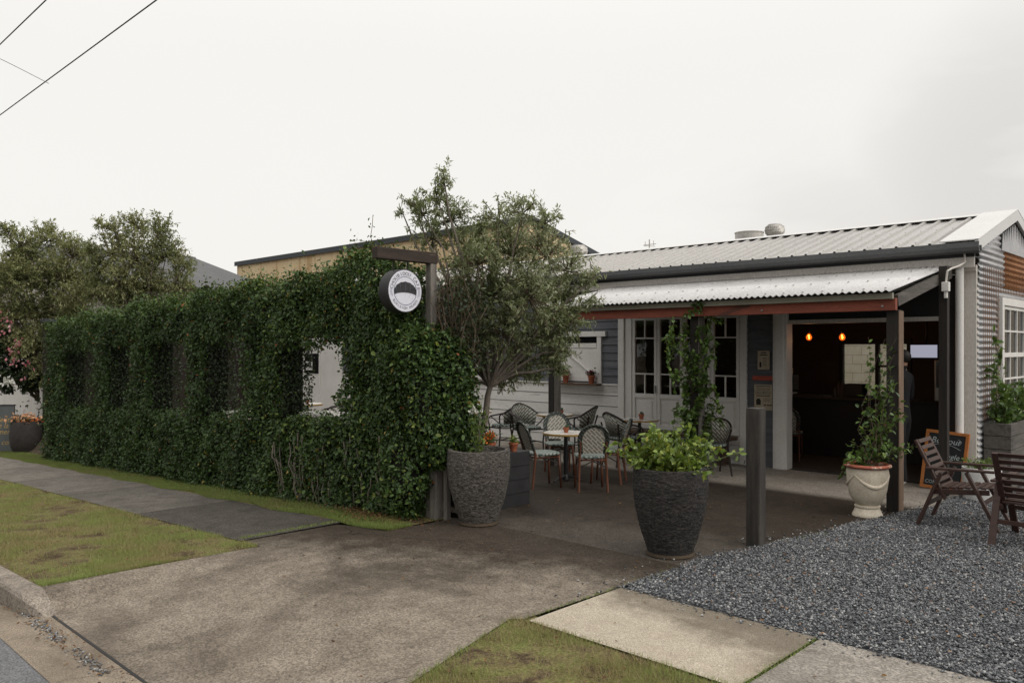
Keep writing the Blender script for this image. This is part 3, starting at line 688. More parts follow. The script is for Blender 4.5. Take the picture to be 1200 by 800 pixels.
spot = b.math('MULTIPLY', smooth_node(b, cd_, 0.972, 0.9995), b.ramp(cl, [(0.36, 0.0), (0.56, 1.0)]))
spot = b.math('MULTIPLY', spot, 0.55)
soft = b.math('MULTIPLY', b.ramp(b.noise(b.mapping(v, scale=(1, 1, 3.0)), 1.3, 4, 0.5), [(0.35, 0.0), (0.65, 1.0)]), 0.05)
cloud = b.mix(b.math('ADD', b.math('MAXIMUM', band, spot), soft), (9.5, 9.3, 8.95), (6.3, 6.1, 5.9))
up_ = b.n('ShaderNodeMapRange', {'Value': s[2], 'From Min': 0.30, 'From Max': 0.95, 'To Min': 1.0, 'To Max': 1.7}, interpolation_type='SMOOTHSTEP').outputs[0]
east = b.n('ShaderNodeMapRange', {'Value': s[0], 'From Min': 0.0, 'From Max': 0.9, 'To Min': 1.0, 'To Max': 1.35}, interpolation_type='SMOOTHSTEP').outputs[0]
hi = smooth_node(b, s[2], 0.30, 0.62)          # sky itself dimmed low in the south, standing in for unseen houses and trees
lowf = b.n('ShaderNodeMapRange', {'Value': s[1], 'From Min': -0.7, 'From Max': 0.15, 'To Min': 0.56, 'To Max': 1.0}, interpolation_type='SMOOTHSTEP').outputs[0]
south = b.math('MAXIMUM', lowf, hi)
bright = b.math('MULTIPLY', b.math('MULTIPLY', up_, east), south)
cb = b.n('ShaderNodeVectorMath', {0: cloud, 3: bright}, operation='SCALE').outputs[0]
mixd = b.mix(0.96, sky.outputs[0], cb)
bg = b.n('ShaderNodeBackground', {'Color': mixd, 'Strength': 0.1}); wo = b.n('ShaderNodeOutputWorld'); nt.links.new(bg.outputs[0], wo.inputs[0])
sl = bpy.data.lights.new('sun', 'SUN'); sl.energy = 0.8; sl.angle = R_(16); sl.color = (1.0, 0.95, 0.88)
so = bpy.data.objects.new('sun', sl); COL.objects.link(so)
sd = Vector((math.cos(SUN_AZ) * math.cos(SUN_EL), math.sin(SUN_AZ) * math.cos(SUN_EL), math.sin(SUN_EL)))
so.rotation_euler = sd.to_track_quat('Z', 'Y').to_euler(); so.location = sd * 30
cam = bpy.data.cameras.new('camera'); co = bpy.data.objects.new('camera', cam); COL.objects.link(co); SC.camera = co
cam.sensor_width = 36; cam.lens = FPX / 1200 * 36; cam.shift_y = 8 / 1200; cam.clip_start = 0.05; cam.clip_end = 1500
co.location = (0, 0, EYE); co.rotation_euler = (R_(90), 0, math.atan2(-FW[0], FW[1]))
vs = SC.view_settings; vs.view_transform = 'Standard'; vs.look = 'None'; vs.exposure = 0; vs.gamma = 1; vs.use_curve_mapping = False
SC.cycles.max_bounces = 8; SC.cycles.transparent_max_bounces = 12; SC.cycles.caustics_reflective = False; SC.cycles.caustics_refractive = False
SC.cycles.use_denoising = True
# ================================================================== CAFE BUILDING
XR = -2.75; YF = 11.13; XL = -20.0
cafe = thing('cafe_building', 'low cafe building with corrugated verandah roof, white folding windows and a dark open front', 'building', (-6.5, YF, 0))
def P(name, mb, mat, par=None, **kw): return mb.build(name, mat, par or cafe, **kw)
def boards(x0, x1, z0, z1, pitch, y, lap=0.016, th=0.0, gap=0.0):
    """lapped horizontal boards on the facade"""
    mb = MB(); z = z0
    while z < z1 - 0.01:
        t = min(z + pitch - gap, z1); L = x0
        while L < x1 - 0.01:
            r = min(x1, L + random.uniform(2.2, 4.2))
            if x1 - r < 0.6: r = x1
            e = random.uniform(-.0025, .0025)
            mb.prism([(y + 0.04, z), (y - lap + e, z), (y - 0.002 + e, t), (y + 0.04, t)], L + 0.001, r - 0.001, 'x'); L = r
        z += pitch
    return mb
low = boards(XL, -8.19, 0.0, 1.115, 0.188, YF, 0.010, gap=0.012)
wl = P('lower_boards', low, M['white_board'])
P('wall_rail', MB().box(XL, -8.19, YF - .035, YF + .03, 1.115, 1.14), M['white'])
P('weatherboards', boards(XL, -8.19, 1.14, 2.86, 0.135, YF, 0.02), M['slate'])
P('weatherboards', boards(-5.82, -5.39, 0.0, 2.86, 0.098, YF, 0.016), M['slate'])
P('wall_lining', MB().box(XL, -8.0, YF + .04, YF + .10, 0, 2.9), M['dark_wall'])
P('wall_lining', MB().box(-5.86, -5.3, YF + .04, YF + .10, 0, 2.9), M['dark_wall'])
# white posts and trims
tr = MB().box(-8.19, -8.07, YF - .05, YF + .1, 0, 2.86); tr.box(-8.065, -7.99, YF - .02, YF + .1, 0, 2.86); tr.box(-7.985, -7.915, YF - .04, YF + .1, 0, 2.4)
P('corner_trim', tr, M['white'], bevel=.004)
P('corner_trim', MB().box(-5.935, -5.825, YF - .04, YF + .1, 0, 2.86), M['white'], bevel=.004)
P('door_post', MB().box(-5.39, -5.18, YF - .07, YF + .12, 0, 2.86).box(-5.345, -5.225, YF - .084, YF - .068, 0, 2.86), M['white'], bevel=.004)
P('wall_panel', MB().box(-7.915, -5.935, YF - .01, YF + .08, 2.30, 2.86), M['slate'])
P('lower_boards', boards(-7.91, -5.94, 0.0, 0.42, 0.14, YF, .01, gap=.008), M['white_board'])
# folding windows
for i in range(4):
    x0 = -7.91 + i * .4925 + .004; x1 = x0 + .4845; y0 = YF - .03; y1 = YF + .02
    d = MB(); s_ = .052
    d.box(x0, x0 + s_, y0, y1, .425, 2.29); d.box(x1 - s_, x1, y0, y1, .425, 2.29)
    xa, xb = x0 + s_, x1 - s_
    for za, zb in ((.425, .50), (.93, 1.0), (2.215, 2.29)): d.box(xa, xb, y0 + .001, y1, za, zb)
    d.box(xa, xb, y0 + .022, y1 - .006, .50, .93)
    d.box(xa + .05, xb - .05, y0 + .012, y0 + .03, .55, .88)
    for za in (1.315, 1.905): d.box(xa, xb, y0 + .006, y1 - .006, za, za + .022)
    xm = (xa + xb) / 2
    d.box(xm - .010, xm + .010, y0 + .008, y1 - .008, 1.0, 1.315); d.box(xm - .010, xm + .010, y0 + .008, y1 - .008, 1.927, 2.215)
    do = P('folding_window', d, M['white'], bevel=.003)
    g = MB()
    for za, zb in ((1.0, 1.315), (1.337, 1.905), (1.927, 2.215)): g.box(xa, xb, YF - .002, YF + .002, za, zb)
    g.build('pane', M['glass'], do)
    if i in (0, 2): MB().box(x1 - .035, x1 - .015, y0 - .03, y0, 1.02, 1.14).build('handle', M['steel'], do)
# sash window on the left and the shuttered hatch
f = MB()
for (xa, xb, za, zb) in ((-12.1, -12.02, 1.14, 2.3), (-11.32, -11.22, 1.2, 2.3), (-12.1, -11.22, 2.2, 2.3), (-12.02, -11.32, 1.66, 1.71), (-11.69, -11.65, 1.2, 2.2)): f.box(xa, xb, YF - .06, YF - .012, za, zb)
wn = P('sash_window', f, M['white'], bevel=.003)
MB().box(-12.02, -11.32, YF - .03, YF - .026, 1.2, 2.2).build('pane', M['dark_glass'], wn)
MB().box(-12.16, -11.14, YF - .12, YF - .01, 1.14, 1.2).build('sill', M['white'], wn)
f = MB(); hx0, hx1 = -9.57, -8.55
f.box(hx0 - .1, hx1 + .1, YF - .065, YF - .012, 1.955, 2.045)
f.box(hx0 - .0, hx0 + .09, YF - .055, YF - .012, 1.14, 1.955); f.box(hx1 - .09, hx1, YF - .055, YF - .012, 1.14, 1.955)
hn = P('hatch', f, M['white'], bevel=.003)
sh = MB().box(hx0 + .1, hx1 - .1, YF - .04, YF - .02, 1.17, 1.84)
sh.box(hx0 + .1, hx1 - .1, YF - .052, YF - .038, 1.76, 1.84); sh.box(hx0 + .1, hx1 - .1, YF - .052, YF - .038, 1.17, 1.25)
sh.bar((hx0 + .14, YF - .047, 1.74), (hx1 - .14, YF - .047, 1.27), .014, .05, (0, 1, 0))
sh.build('shutter', M['white'], hn)
MB().box(hx0 + .1, hx1 - .1, YF - .032, YF - .015, 1.84, 1.955).build('pane', M['dark_glass'], hn)
MB().box(hx0 - .0, hx1 + .02, YF - .22, YF - .058, 1.105, 1.135).build('shelf', M['bench'], hn)
# white door further left, seen through the hedge
f = MB().box(-18.3, -16.4, YF - .05, YF - .012, .02, 2.15); f.box(-17.38, -17.34, YF - .07, YF - .05, .02, 2.15); f.box(-18.34, -16.36, YF - .08, YF - .05, 2.1, 2.2)
dn = P('double_door', f, M['white'], bevel=.004)
MB().box(-18.05, -17.42, YF - .062, YF - .05, 1.12, 1.62).build('pane', M['dark_glass'], dn)
MB().box(-17.98, -17.68, YF - .07, YF - .063, 1.2, 1.42).build('notice', M['paper_white'], dn)
# open front: header, jambs, the stored barn door
P('header', MB().box(-5.18, -3.085, YF - .04, YF + .06, 2.10, 2.155), M['pale_trim'])
P('header_panel', MB().box(-5.18, -3.085, YF + .0, YF + .06, 2.155, 2.86), M['black'])
P('outer_post', MB().box(-2.98, -2.885, 10.40, 10.49, 0.0, 2.725), M['dark_timber'], bevel=.004)
P('jamb', MB().box(-3.085, -2.97, YF - .06, YF + .1, 0, 2.62), M['dark_timber'], bevel=.004)
P('corner_board', MB().box(-2.965, XR, YF - .03, YF + .10, 0, 2.78).box(-2.965, XR, YF - .05, YF - .028, 2.70, 2.76), M['pale_trim'], bevel=.004)
# gable wall: corrugated sheets running level
def corr_wall(y0, y1, z0, z1, x, top=None):
    n = int((z1 - z0) / .0095); V = []; F = []
    for i in range(n + 1):
        z = z0 + (z1 - z0) * i / n; xx = x + .012 * math.sin(2 * PI * z / .076)
        a, c = y0, y1
        if top: a, c = max(a, top(z)[0]), min(c, top(z)[1])
        if c < a: a = c = (a + c) / 2
        V += [(xx, a, z), (xx, c, z)]
    F = [(2 * i, 2 * i + 1, 2 * i + 3, 2 * i + 2) for i in range(n)]
    return MB().add(V, F)
RY, RZ = 12.86, 3.62; EY = 10.90; EZ = RZ - (RY - EY) * .30; BY = 14.85
rk = lambda z: (RY - max(0, (3.50 - z)) / .30, RY + max(0, (3.50 - z)) / .30)
P('gable_sheet', corr_wall(YF, 14.62, .02, 2.58, XR), M['gable'], smooth=True, solid=.004)
P('gable_sheet', corr_wall(YF + .02, 12.40, 2.565, 3.30, XR + .012, rk), M['gable'], smooth=True, solid=.004)
P('rusty_gable_sheet', corr_wall(12.38, 14.58, 2.56, 3.06, XR + .016, rk), M['rust'], smooth=True, solid=.004)
gp_ = MB()
zt = lambda y: 3.47 - abs(y - RY) * .30
yy = frange(12.19, 13.55, 14)
for a_, c_ in zip(yy, yy[1:]):
    gp_.add([(XR + .03 + (.012 if j % 2 else 0), y, z) for j, (y, z) in enumerate(((a_, 3.05), (c_ - .01, 3.05), (c_ - .01, zt(c_)), (a_, zt(a_))))], [(0, 1, 2, 3)])
P('gable_panel', gp_, M['gable'], solid=.006)
P('wall_lining', MB().box(XR - .10, XR - .02, YF + .11, 14.6, 0, 2.7), M['dark_wall'])
P('wall_lining', MB().prism([(YF + .1, 2.701), (14.6, 2.701), (RY, 3.4)], XR - .10, XR - .02, 'x'), M['dark_wall'])
# gable window
f = MB(); gy0, gy1, gz0, gz1 = 12.16, 13.44, 1.0, 2.32
def gw(y0, y1, z0, z1, xa, xb): f.box(xa, xb, y0, y1, z0, z1)
gw(gy0 - .1, gy0, gz0 - .02, gz1 + .1, XR + .01, XR + .07); gw(gy1, gy1 + .1, gz0 - .02, gz1 + .1, XR + .01, XR + .07); gw(gy0, gy1, gz1, gz1 + .1, XR + .01, XR + .07)
ym = (gy0 + gy1) / 2; zm = (gz0 + gz1) / 2
gw(gy0, gy1, zm - .03, zm + .03, XR + .015, XR + .055)
for y in (gy0, gy1 - .05): gw(y, y + .05, gz0, gz1, XR + .012, XR + .05)
for y in (gy0 + .44, gy0 + .82): gw(y - .012, y + .012, gz0, gz1, XR + .014, XR + .045)
for z in (gz0 + .02, gz1 - .05): gw(gy0 + .05, gy1 - .05, z, z + .045, XR + .013, XR + .048)
for z in (zm - .32, zm + .32): gw(gy0 + .05, gy1 - .05, z - .012, z + .012, XR + .016, XR + .043)
wn = P('gable_window', f, M['white'], bevel=.003)
MB().box(XR + .018, XR + .022, gy0 + .03, gy1 - .03, gz0, gz1).build('pane', M['dark_glass'], wn)
MB().box(XR + .01, XR + .11, gy0 - .13, gy1 + .13, gz0 - .07, gz0 - .02).build('sill', M['white'], wn)
# main roof: ribbed sheets
def ribbed(x0, x1, pitch, yz, rib=.032, w=.05):
    xs = []; x = x0
    while x < x1 - pitch * .6:
        xs += [(x, 0), (x + pitch - w, 0), (x + pitch - w + .012, rib), (x + pitch - .014, rib)]; x += pitch
    xs.append((x1, 0)); V = []; k = len(xs)
    for (y, z) in yz: V += [(x, y, z + h) for x, h in xs]
    F = [(j * k + i, j * k + i + 1, (j + 1) * k + i + 1, (j + 1) * k + i) for j in range(len(yz) - 1) for i in range(k - 1)]
    return MB().add(V, F)
rmb = ribbed(XL, XR - .06, .2, [(EY, EZ), (RY - .01, RZ)]); rsc = MB()
for y in (EY + .12, EY + .98, RY - .24):
    x = XL + .172
    while x < XR - .1:
        if x > -14: rsc.lathe([(.008, -.002), (.008, .004), (.003, .008)], 6, (x, y, RZ - (RY - y) * .30 + .034))
        x += .2
rmb.join(rsc, None, 1)
rf = P('main_roof', rmb, [M['roof'], M['galv']], solid=.004)
ribbed(XL, XR - .06, .2, [(RY + .01, RZ), (BY, RZ - (BY - RY) * .30)]).build('rear_roof_sheet', M['roof'], rf, solid=.004)
MB().prism([(RY - .17, RZ - .005), (RY, RZ + .045), (RY + .17, RZ - .005), (RY, RZ + .035)], XL, XR + .07, 'x').build('ridge_cap', M['white_roof'], rf)
# barge boards and their flashing
bc = MB()
for sgn, ye in ((-1, EY - .02), (1, BY)):
    ze = RZ - abs(ye - RY) * .30
    bc.prism([(ye, ze + .045), (RY, RZ + .055), (RY, RZ - .10), (ye, ze - .10)], XR + .035, XR + .075, 'x')
    bc.prism([(ye, ze + .035), (RY, RZ + .045), (RY, RZ + .058), (ye, ze + .048)], XR - .36, XR + .078, 'x')
P('barge_board', bc, M['white_roof'])
P('roof_soffit', MB().prism([(EY + .1, EZ - .03), (RY, RZ - .03), (BY - .1, RZ - (BY - RY) * .3 - .03), (BY - .1, RZ - (BY - RY) * .3 - .05), (RY, RZ - .06), (EY + .1, EZ - .05)], XL, XR + .03, 'x'), M['black'])
gq = MB().prism([(EY - .10, 3.035), (EY - .105, 2.97), (EY - .09, 2.925), (EY - .05, 2.905), (EY + .03, 2.905), (EY + .03, 3.0), (EY + .02, 3.0), (EY + .02, 2.92), (EY - .05, 2.92), (EY - .088, 2.97), (EY - .088, 3.035)], XL, XR + .10, 'x')
gt = P('roof_gutter', gq, M['gutter_metal'])
dp = MB().tube([(-2.912, EY + .10, 2.93), (-2.912, EY + .10, 2.3), (-2.912, EY + .10, 0.0)], .048, 14)
dp.tube([(-2.912, EY + .10, 2.86), (-2.912, EY + .10, 2.97)], .062, 14); dp.box(-2.977, -2.847, EY + .05, EY + .16, .62, .645)
dp.build('downpipe', M['white'], gt, smooth=True)
P('fascia', MB().box(XL, XR + .02, EY + .035, EY + .06, 2.865, 3.0), M['black'])
P('eave_strip', MB().box(XL, XR + .02, EY + .03, EY + .055, 2.74, 2.864), M['pale_trim'])
P('eave_lining', MB().box(XL, XR + .02, EY + .061, YF + .1, 2.862, 2.875), M['black'])
# conduit and junction box by the eave
cd = MB().tube([(-2.84, EY + .02, 2.98), (-2.82, EY - .01, 2.80), (-2.84, 10.7, 2.74), (-2.872, 10.52, 2.70), (-2.875, 10.37, 2.66), (-2.89, 10.365, 2.52)], .012, 8)
cb_ = P('conduit', cd, M['pale_trim'], smooth=True)
MB().box(-2.93, -2.85, 10.33, 10.397, 2.42, 2.53).box(-2.907, -2.873, 10.345, 10.385, 2.34, 2.42).build('junction_box', M['white'], cb_, bevel=.006)
# roof vents and aerial
def turbine(x, y, z, r):
    mb = MB().lathe([(r * .72, z - .25), (r * .72, z), (r * .78, z + .015)], 20, (x, y, 0))
    prof = [(r * .74, 0), (r * .95, .05), (r, .10), (r * .93, .16), (r * .6, .21), (.01, .225)]
    mb.lathe([(a, z + .02 + h * r / .17 * .95) for a, h in prof], 26, (x, y, 0))
    for k in range(26):
        a = 2 * PI * k / 26
        pts = [(x + q * 1.03 * math.cos(a + t * .5), y + q * 1.03 * math.sin(a + t * .5), z + .02 + h * r / .17 * .95) for t, (q, h) in enumerate(prof[:5])]
        mb.tube(pts, .007, 4)
    mb.build('roof_vent', M['galv'], rf, smooth=True)
for px, y_, r in ((908, 13.35, .165), (678, 13.35, .19)):
    l = (px - 600) / FPX; t = y_ / (FW[1] + l * RT[1]); q = at(px, 282, t); turbine(q.x, q.y, RZ + .09, r)
l = (878 - 600) / FPX; t = 14.0 / (FW[1] + l * RT[1]); q = at(878, 274, t)
MB().lathe([(.26, 3.1), (.26, q.z), (.27, q.z + .01), (.27, q.z + .025), (.0, q.z + .05)], 28, (q.x, q.y, 0)).build('flue_vent', M['galv'], rf, smooth=True)
l = (761 - 600) / FPX; t = 13.6 / (FW[1] + l * RT[1]); q = at(761, 290, t)
an = MB().tube([(q.x, q.y, 3.2), (q.x, q.y, q.z + .16)], .012, 6)
an.tube([(q.x - .14, q.y, q.z + .06), (q.x + .16, q.y, q.z + .06)], .008, 5); an.tube([(q.x, q.y - .2, q.z + .02), (q.x, q.y + .2, q.z + .04)], .007, 5)
for k in (-.1, 0, .1): an.tube([(q.x + k, q.y, q.z - .03 + .06), (q.x + k, q.y, q.z + .13)], .006, 4)
an.build('aerial', M['galv'], rf)
# verandah
VY = 8.99
def corrugated(x0, x1, y0, z0, y1, z1, pitch=.076, amp=.011):
    n = int((x1 - x0) / pitch * 8); V = []
    for (y, z) in ((y0, z0), (y1, z1)): V += [(x0 + (x1 - x0) * i / n, y, z + amp * math.sin(2 * PI * (x1 - x0) * i / n / pitch)) for i in range(n + 1)]
    k = n + 1
    return MB().add(V, [(i, i + 1, k + i + 1, k + i) for i in range(n)])
vr_mb = corrugated(-8.15, -2.98, 8.82, 2.355, YF - .06, 2.80)
sc = MB()
for yy_ in (8.95, 9.7, 10.5):
    zz = 2.355 + (yy_ - 8.82) / (YF - .06 - 8.82) * .445 + .014; x = -8.1
    while x < -3.0: sc.lathe([(.011, zz - .004), (.011, zz + .004), (.005, zz + .008)], 6, (x, yy_, 0)); x += .228
vr_mb.join(sc, None, 1); vr = P('verandah_roof', vr_mb, [M['corr'], M['galv']], smooth=True, solid=.003)
MB().box(-8.15, -3.0, 8.90, 8.95, 2.275, 2.338).build('batten', M['batten'], vr); MB().box(-8.1, -3.03, 9.9, 9.95, 2.43, 2.50).build('batten', M['batten'], vr)
bm_ = P('verandah_beam', MB().box(-8.15, -2.985, 8.955, 9.015, 2.155, 2.285), M['beam'], bevel=.004)
for x in (-7.9, -5.45, -3.12, -4.5): MB().ball((x, 8.952, 2.2), .014).build('bolt', M['steel'], bm_)
for x in (-3.03, -5.45, -7.88):
    po = P('verandah_post', MB().box(x - .072, x + .055, VY + .03, VY + .155, 0, 2.16), M['dark_timber'], bevel=.005)
    MB().box(x + .0555, x + .064, VY + .022, VY + .16, 0, 2.15).build('lit_post_edge', M['brown_lit_edge'] if x > -4 else M['grey_timber'], po)  # lighter strip paints the lit right-hand side of the post
for x in (-3.0, -4.1, -5.2, -6.3, -7.4, -8.1):
    P('rafter', MB().bar((x, 9.02, 2.26), (x, YF - .2, 2.68), .045, .12), M['grey_plank'] if x == -3.0 else M['dark_timber'])
P('verandah_lining', MB().bar((-5.57, 9.0, 2.345), (-5.57, YF - .07, 2.755), 5.05, .006), M['black'])
# inside: floor, ceiling, rear wall with an opening
P('interior_floor', MB().box(-8.6, XR - .1, YF + .1, 14.6, -.05, .012), M['dark_floor'])
P('interior_ceiling', MB().box(-8.6, XR - .1, YF + .1, 14.6, 2.62, 2.68), M['dark_wall'])
bw = MB(); wx0, wx1, wz0, wz1 = -5.74, -4.62, .92, 1.82
bw.box(-8.6, wx0, 14.5, 14.6, 0, 2.62); bw.box(wx1, XR - .1, 14.5, 14.6, 0, 2.62); bw.box(wx0, wx1, 14.5, 14.6, 0, wz0); bw.box(wx0, wx1, 14.5, 14.6, wz1, 2.62); bw.box(-8.7, -8.6, YF + .1, 14.6, 0, 2.62)
P('rear_wall', bw, M['dark_wall'])
rw = MB()
for xa, xb, za, zb in ((wx0 - .05, wx1 + .05, wz1, wz1 + .09), (wx0 - .05, wx0 + .02, wz0, wz1), (-5.16, -5.10, wz0, wz1), (-4.90, -4.87, wz0, wz1), (wx1 - .02, wx1 + .05, wz0, wz1), (-5.10, -4.90, 1.42, 1.46)): rw.box(xa, xb, 14.46, 14.55, za, zb)
wn = P('rear_window', rw, M['black'])
MB().box(wx0, wx1, 14.552, 14.556, wz0, wz1).build('pane', M['glass'], wn)
tag(MB().box(-9, 1.0, 18.3, 18.5, 0, 2.9).box(-9.02, 1.02, 18.28, 18.52, 2.9, 2.98).build('block_wall', M['block']), 'white painted block wall behind the cafe, seen through its rear window', 'wall')
# ================================================================== BACKGROUND BUILDINGS
fb = thing('warehouse', 'beige rust-stained warehouse with a dark sloping roof edge, rising behind the hedge and tree', 'building', (-30, 25, 0))
FY, FXR, FXL = 22.0, -20.3, -43.0
MB().prism([(FY, -2), (FY, 6.45), (FY + 12, 3.3), (FY + 12, -2)], FXL, FXR, 'x').build('wall', M['beige'], fb)
MB().prism([(FY - .12, 6.42), (FY - .12, 6.66), (FY + .1, 6.66), (FY + 12.2, 3.55), (FY + 12.2, 3.3), (FY + .1, 6.45)], FXL - .1, FXR + .12, 'x').build('roof_edge', M['coping'], fb)
MB().tube([(-21.5, 21.93, -1), (-21.5, 21.93, 6.4)], .06, 8).build('downpipe', M['pale_trim'], fb)
hb = thing('neighbour_house', 'neighbouring house with a grey ribbed metal roof, behind the left trees', 'house', (-30, 10, -1))
MB().box(-36, -24.4, 8.2, 12.8, -2, 3.6).build('wall', M['pale_trim'], hb)
MB().prism([(-24.4, 3.6), (-29.4, 4.85), (-36, 3.6)], 8.2, 12.8, 'y').build('gable_wall', M['pale_trim'], hb)
hr = MB(); n = 13
for sx in (1, -1):
    V = []
    for y in frange(7.6, 13.3, n * 2):
        h = .13 if int(round((y - 7.6) / (5.7 / (2 * n)))) % 2 else 0
        V += [(-29.4, y, 5.07 + h), (-29.4 + sx * 6.2, y, 5.07 - 6.2 * .25 + h)]
    hr.add(V, [(2 * i, 2 * i + 1, 2 * i + 3, 2 * i + 2) for i in range(2 * n)])
hr.build('roof', M['tile_roof'], hb, solid=.02)
MB().box(-29.5, -29.3, 7.55, 13.35, 5.09, 5.15).build('ridge_cap', M['coping'], hb)

sw_ = thing('side_wall', 'dark brick side wall glimpsed through the left hedge openings', 'wall', (-20.4, 8.4, 0))
MB().box(-20.5, -20.25, 5.75, 11.2, -.6, 2.35).build('brickwork', M['dark_brick'], sw_)
MB().box(-20.54, -20.21, 5.72, 11.24, 2.35, 2.42).build('coping', M['coping'], sw_)
# ================================================================== HEDGE WITH WINDOWS
HY0, HY1 = 5.12, 5.60
openings = [(-16.95, -15.45, 1.03, 2.12), (-14.7, -13.72, 1.03, 2.12), (-12.88, -11.62, 1.03, 2.10), (-11.0, -9.92, 1.03, 2.04), (-8.98, -7.62, 1.04, 1.86)]
HL, HR_ = -18.1, -6.60
hedge = thing('hedge_wall', 'tall dark green clipped hedge with a row of window openings beside the footpath', 'hedge', (-12, 5.4, zg(-12)))
def htop(x): return 2.66 + 0.05 * np.sin(x * 2.3) + 0.06 * np.sin(x * 5.1 + 1) + 0.03 * np.sin(x * 11.7) + 0.05 * np.exp(-((x + 7.2) / .7) ** 2)
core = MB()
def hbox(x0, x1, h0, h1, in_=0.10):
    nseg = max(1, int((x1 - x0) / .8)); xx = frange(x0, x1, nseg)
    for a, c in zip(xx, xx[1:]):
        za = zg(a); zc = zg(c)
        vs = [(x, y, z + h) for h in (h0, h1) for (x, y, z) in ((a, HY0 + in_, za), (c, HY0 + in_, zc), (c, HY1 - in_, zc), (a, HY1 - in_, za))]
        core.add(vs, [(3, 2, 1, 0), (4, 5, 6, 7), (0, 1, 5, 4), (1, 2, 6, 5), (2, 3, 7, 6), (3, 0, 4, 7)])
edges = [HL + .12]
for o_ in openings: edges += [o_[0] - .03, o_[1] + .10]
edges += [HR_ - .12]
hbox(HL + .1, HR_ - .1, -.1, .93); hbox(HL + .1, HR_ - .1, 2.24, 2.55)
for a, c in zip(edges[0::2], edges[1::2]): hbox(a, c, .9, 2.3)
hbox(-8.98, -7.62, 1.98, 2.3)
core.build('twig_shade_core', M['core'], hedge)  # dark fill, flush with the reveals, paints the shade inside the hedge
def inside_open(x, h, m=0.0):
    r = np.zeros(len(x), bool)
    for (a, c, h0, h1) in openings: r |= (x > a + m) & (x < c - m) & (h > h0 + m) & (h < h1 - m)
    return r
C = []; N = []
def bumpf(x, h): return .05 * np.sin(x * 3.1 + h * 2) + .045 * np.sin(x * 7.3 - h * 5.2) + .035 * np.sin(h * 9.1 + x * 2.2) + .03 * np.sin(x * 15 + h * 13)
def hadd(x, y, h, nrm, amt=.07):
    k = len(x); d = np.abs(rng.normal(size=k)) * amt - .07
    nr = np.broadcast_to(np.array(nrm, float), (k, 3))
    bp = bumpf(x, h + y * 3) * .8
    P_ = np.stack([x, y, h + zgv(x)], 1) + nr * (d + bp * .7)[:, None]
    C.append(P_); N.append(nr.copy())
n = 125000                                              # front
x = HL + (HR_ - HL) * (1 - rng.random(n) ** 1.25); h = rng.uniform(.0, 1, n) * (htop(x) + .05)
k = ~inside_open(x, h, -0.02 + 0.05 * np.sin(x * 9) * np.sin(h * 11)); x, h = x[k], h[k]
hadd(x, np.full(len(x), HY0), h, (0, -1, 0), .055)
n = 9000                                               # back
x = rng.uniform(HL, HR_, n); h = rng.uniform(0, 1, n) * htop(x); k = ~inside_open(x, h); x, h = x[k], h[k]
hadd(x, np.full(len(x), HY1), h, (0, 1, 0))
n = 16000                                              # top
x = rng.uniform(HL, HR_, n); hadd(x, rng.uniform(HY0 - .05, HY1 + .05, n), htop(x), (0, 0, 1), .10)
for (a, c, h0, h1) in openings:                        # reveals
    k = 420
    hadd(np.full(240, a), HY0 + .30 * rng.random(240) ** 2, rng.uniform(h0, h1, 240), (1, 0, 0), .05)
    hadd(np.full(k, c), rng.uniform(HY0, HY1, k), rng.uniform(h0, h1, k), (-1, 0, 0), .05)
    hadd(rng.uniform(a, c, k), rng.uniform(HY0, HY1, k), np.full(k, h0), (0, 0, 1), .04)
    hadd(rng.uniform(a, c, k), rng.uniform(HY0, HY1, k), np.full(k, h1), (0, 0, -1), .05)
k = 2600
hadd(np.full(k, HL), rng.uniform(HY0, HY1, k), rng.uniform(0, 2.6, k), (-1, 0, 0))
k = 5200                                               # end face by the sign
y = rng.uniform(HY0, HY1, k); h = rng.uniform(0, 2.6, k); hadd(np.full(k, HR_), y, h, (1, 0, 0), .08)
C = np.concatenate(C); N = np.concatenate(N)
# bushy skirt at the hedge's end, wrapping behind the sign post
def blob(c, r, n, sq=1.0):
    d = rdir(n); rr = rng.uniform(.72, 1.06, n)[:, None]
    rr = rr * (1 + .13 * np.sin(d[:, :1] * 7 + c[0] * 3) * np.sin(d[:, 2:3] * 6 + c[1]))
    return np.array(c) + d * rr * np.array(r), d
bl = MB(); BL = [((-6.38, 5.28, 1.45), (.26, .24, .55)), ((-6.32, 5.33, .95), (.28, .22, .42)), ((-6.24, 5.55, 1.35), (.26, .28, .42)), ((-6.18, 5.62, .95), (.22, .26, .40)), ((-6.55, 5.2, .5), (.3, .25, .55)), ((-6.42, 5.2, 1.65), (.25, .2, .36)), ((-6.28, 5.2, 1.2), (.22, .16, .5)), ((-6.26, 5.42, 1.65), (.2, .2, .32)), ((-6.14, 5.5, 1.5), (.2, .2, .34)), ((-6.10, 5.52, 1.05), (.18, .2, .34)), ((-6.2, 5.36, .78), (.16, .14, .24))]
for c, r in BL:
    p_, d_ = blob(c, r, int(2600 * (r[0] + r[1]) / .5)); C = np.concatenate([C, p_]); N = np.concatenate([N, d_])
    bl.ball(c, 1, r[0] * .62, r[1] * .62, r[2] * .7)
bl.build('twig_shade_core', M['core'], hedge)
n = len(C)
A = N * .22 + rng.normal(size=(n, 3)) * .62 + np.array([0, 0, -.18])
NN = N + np.array([0, 0, .55]) + rng.normal(size=(n, 3)) * .45
tone = np.clip(rng.beta(2.2, 2.6, n) * .95 + .1 * np.sin(C[:, 0] * 2.7) * np.sin(C[:, 2] * 4), 0, .965)
hh_ = C[:, 2] - zgv(C[:, 0]); tone = np.clip(tone + .22 * np.clip((hh_ - 2.35) / .35, 0, 1) - .06, 0, .965)
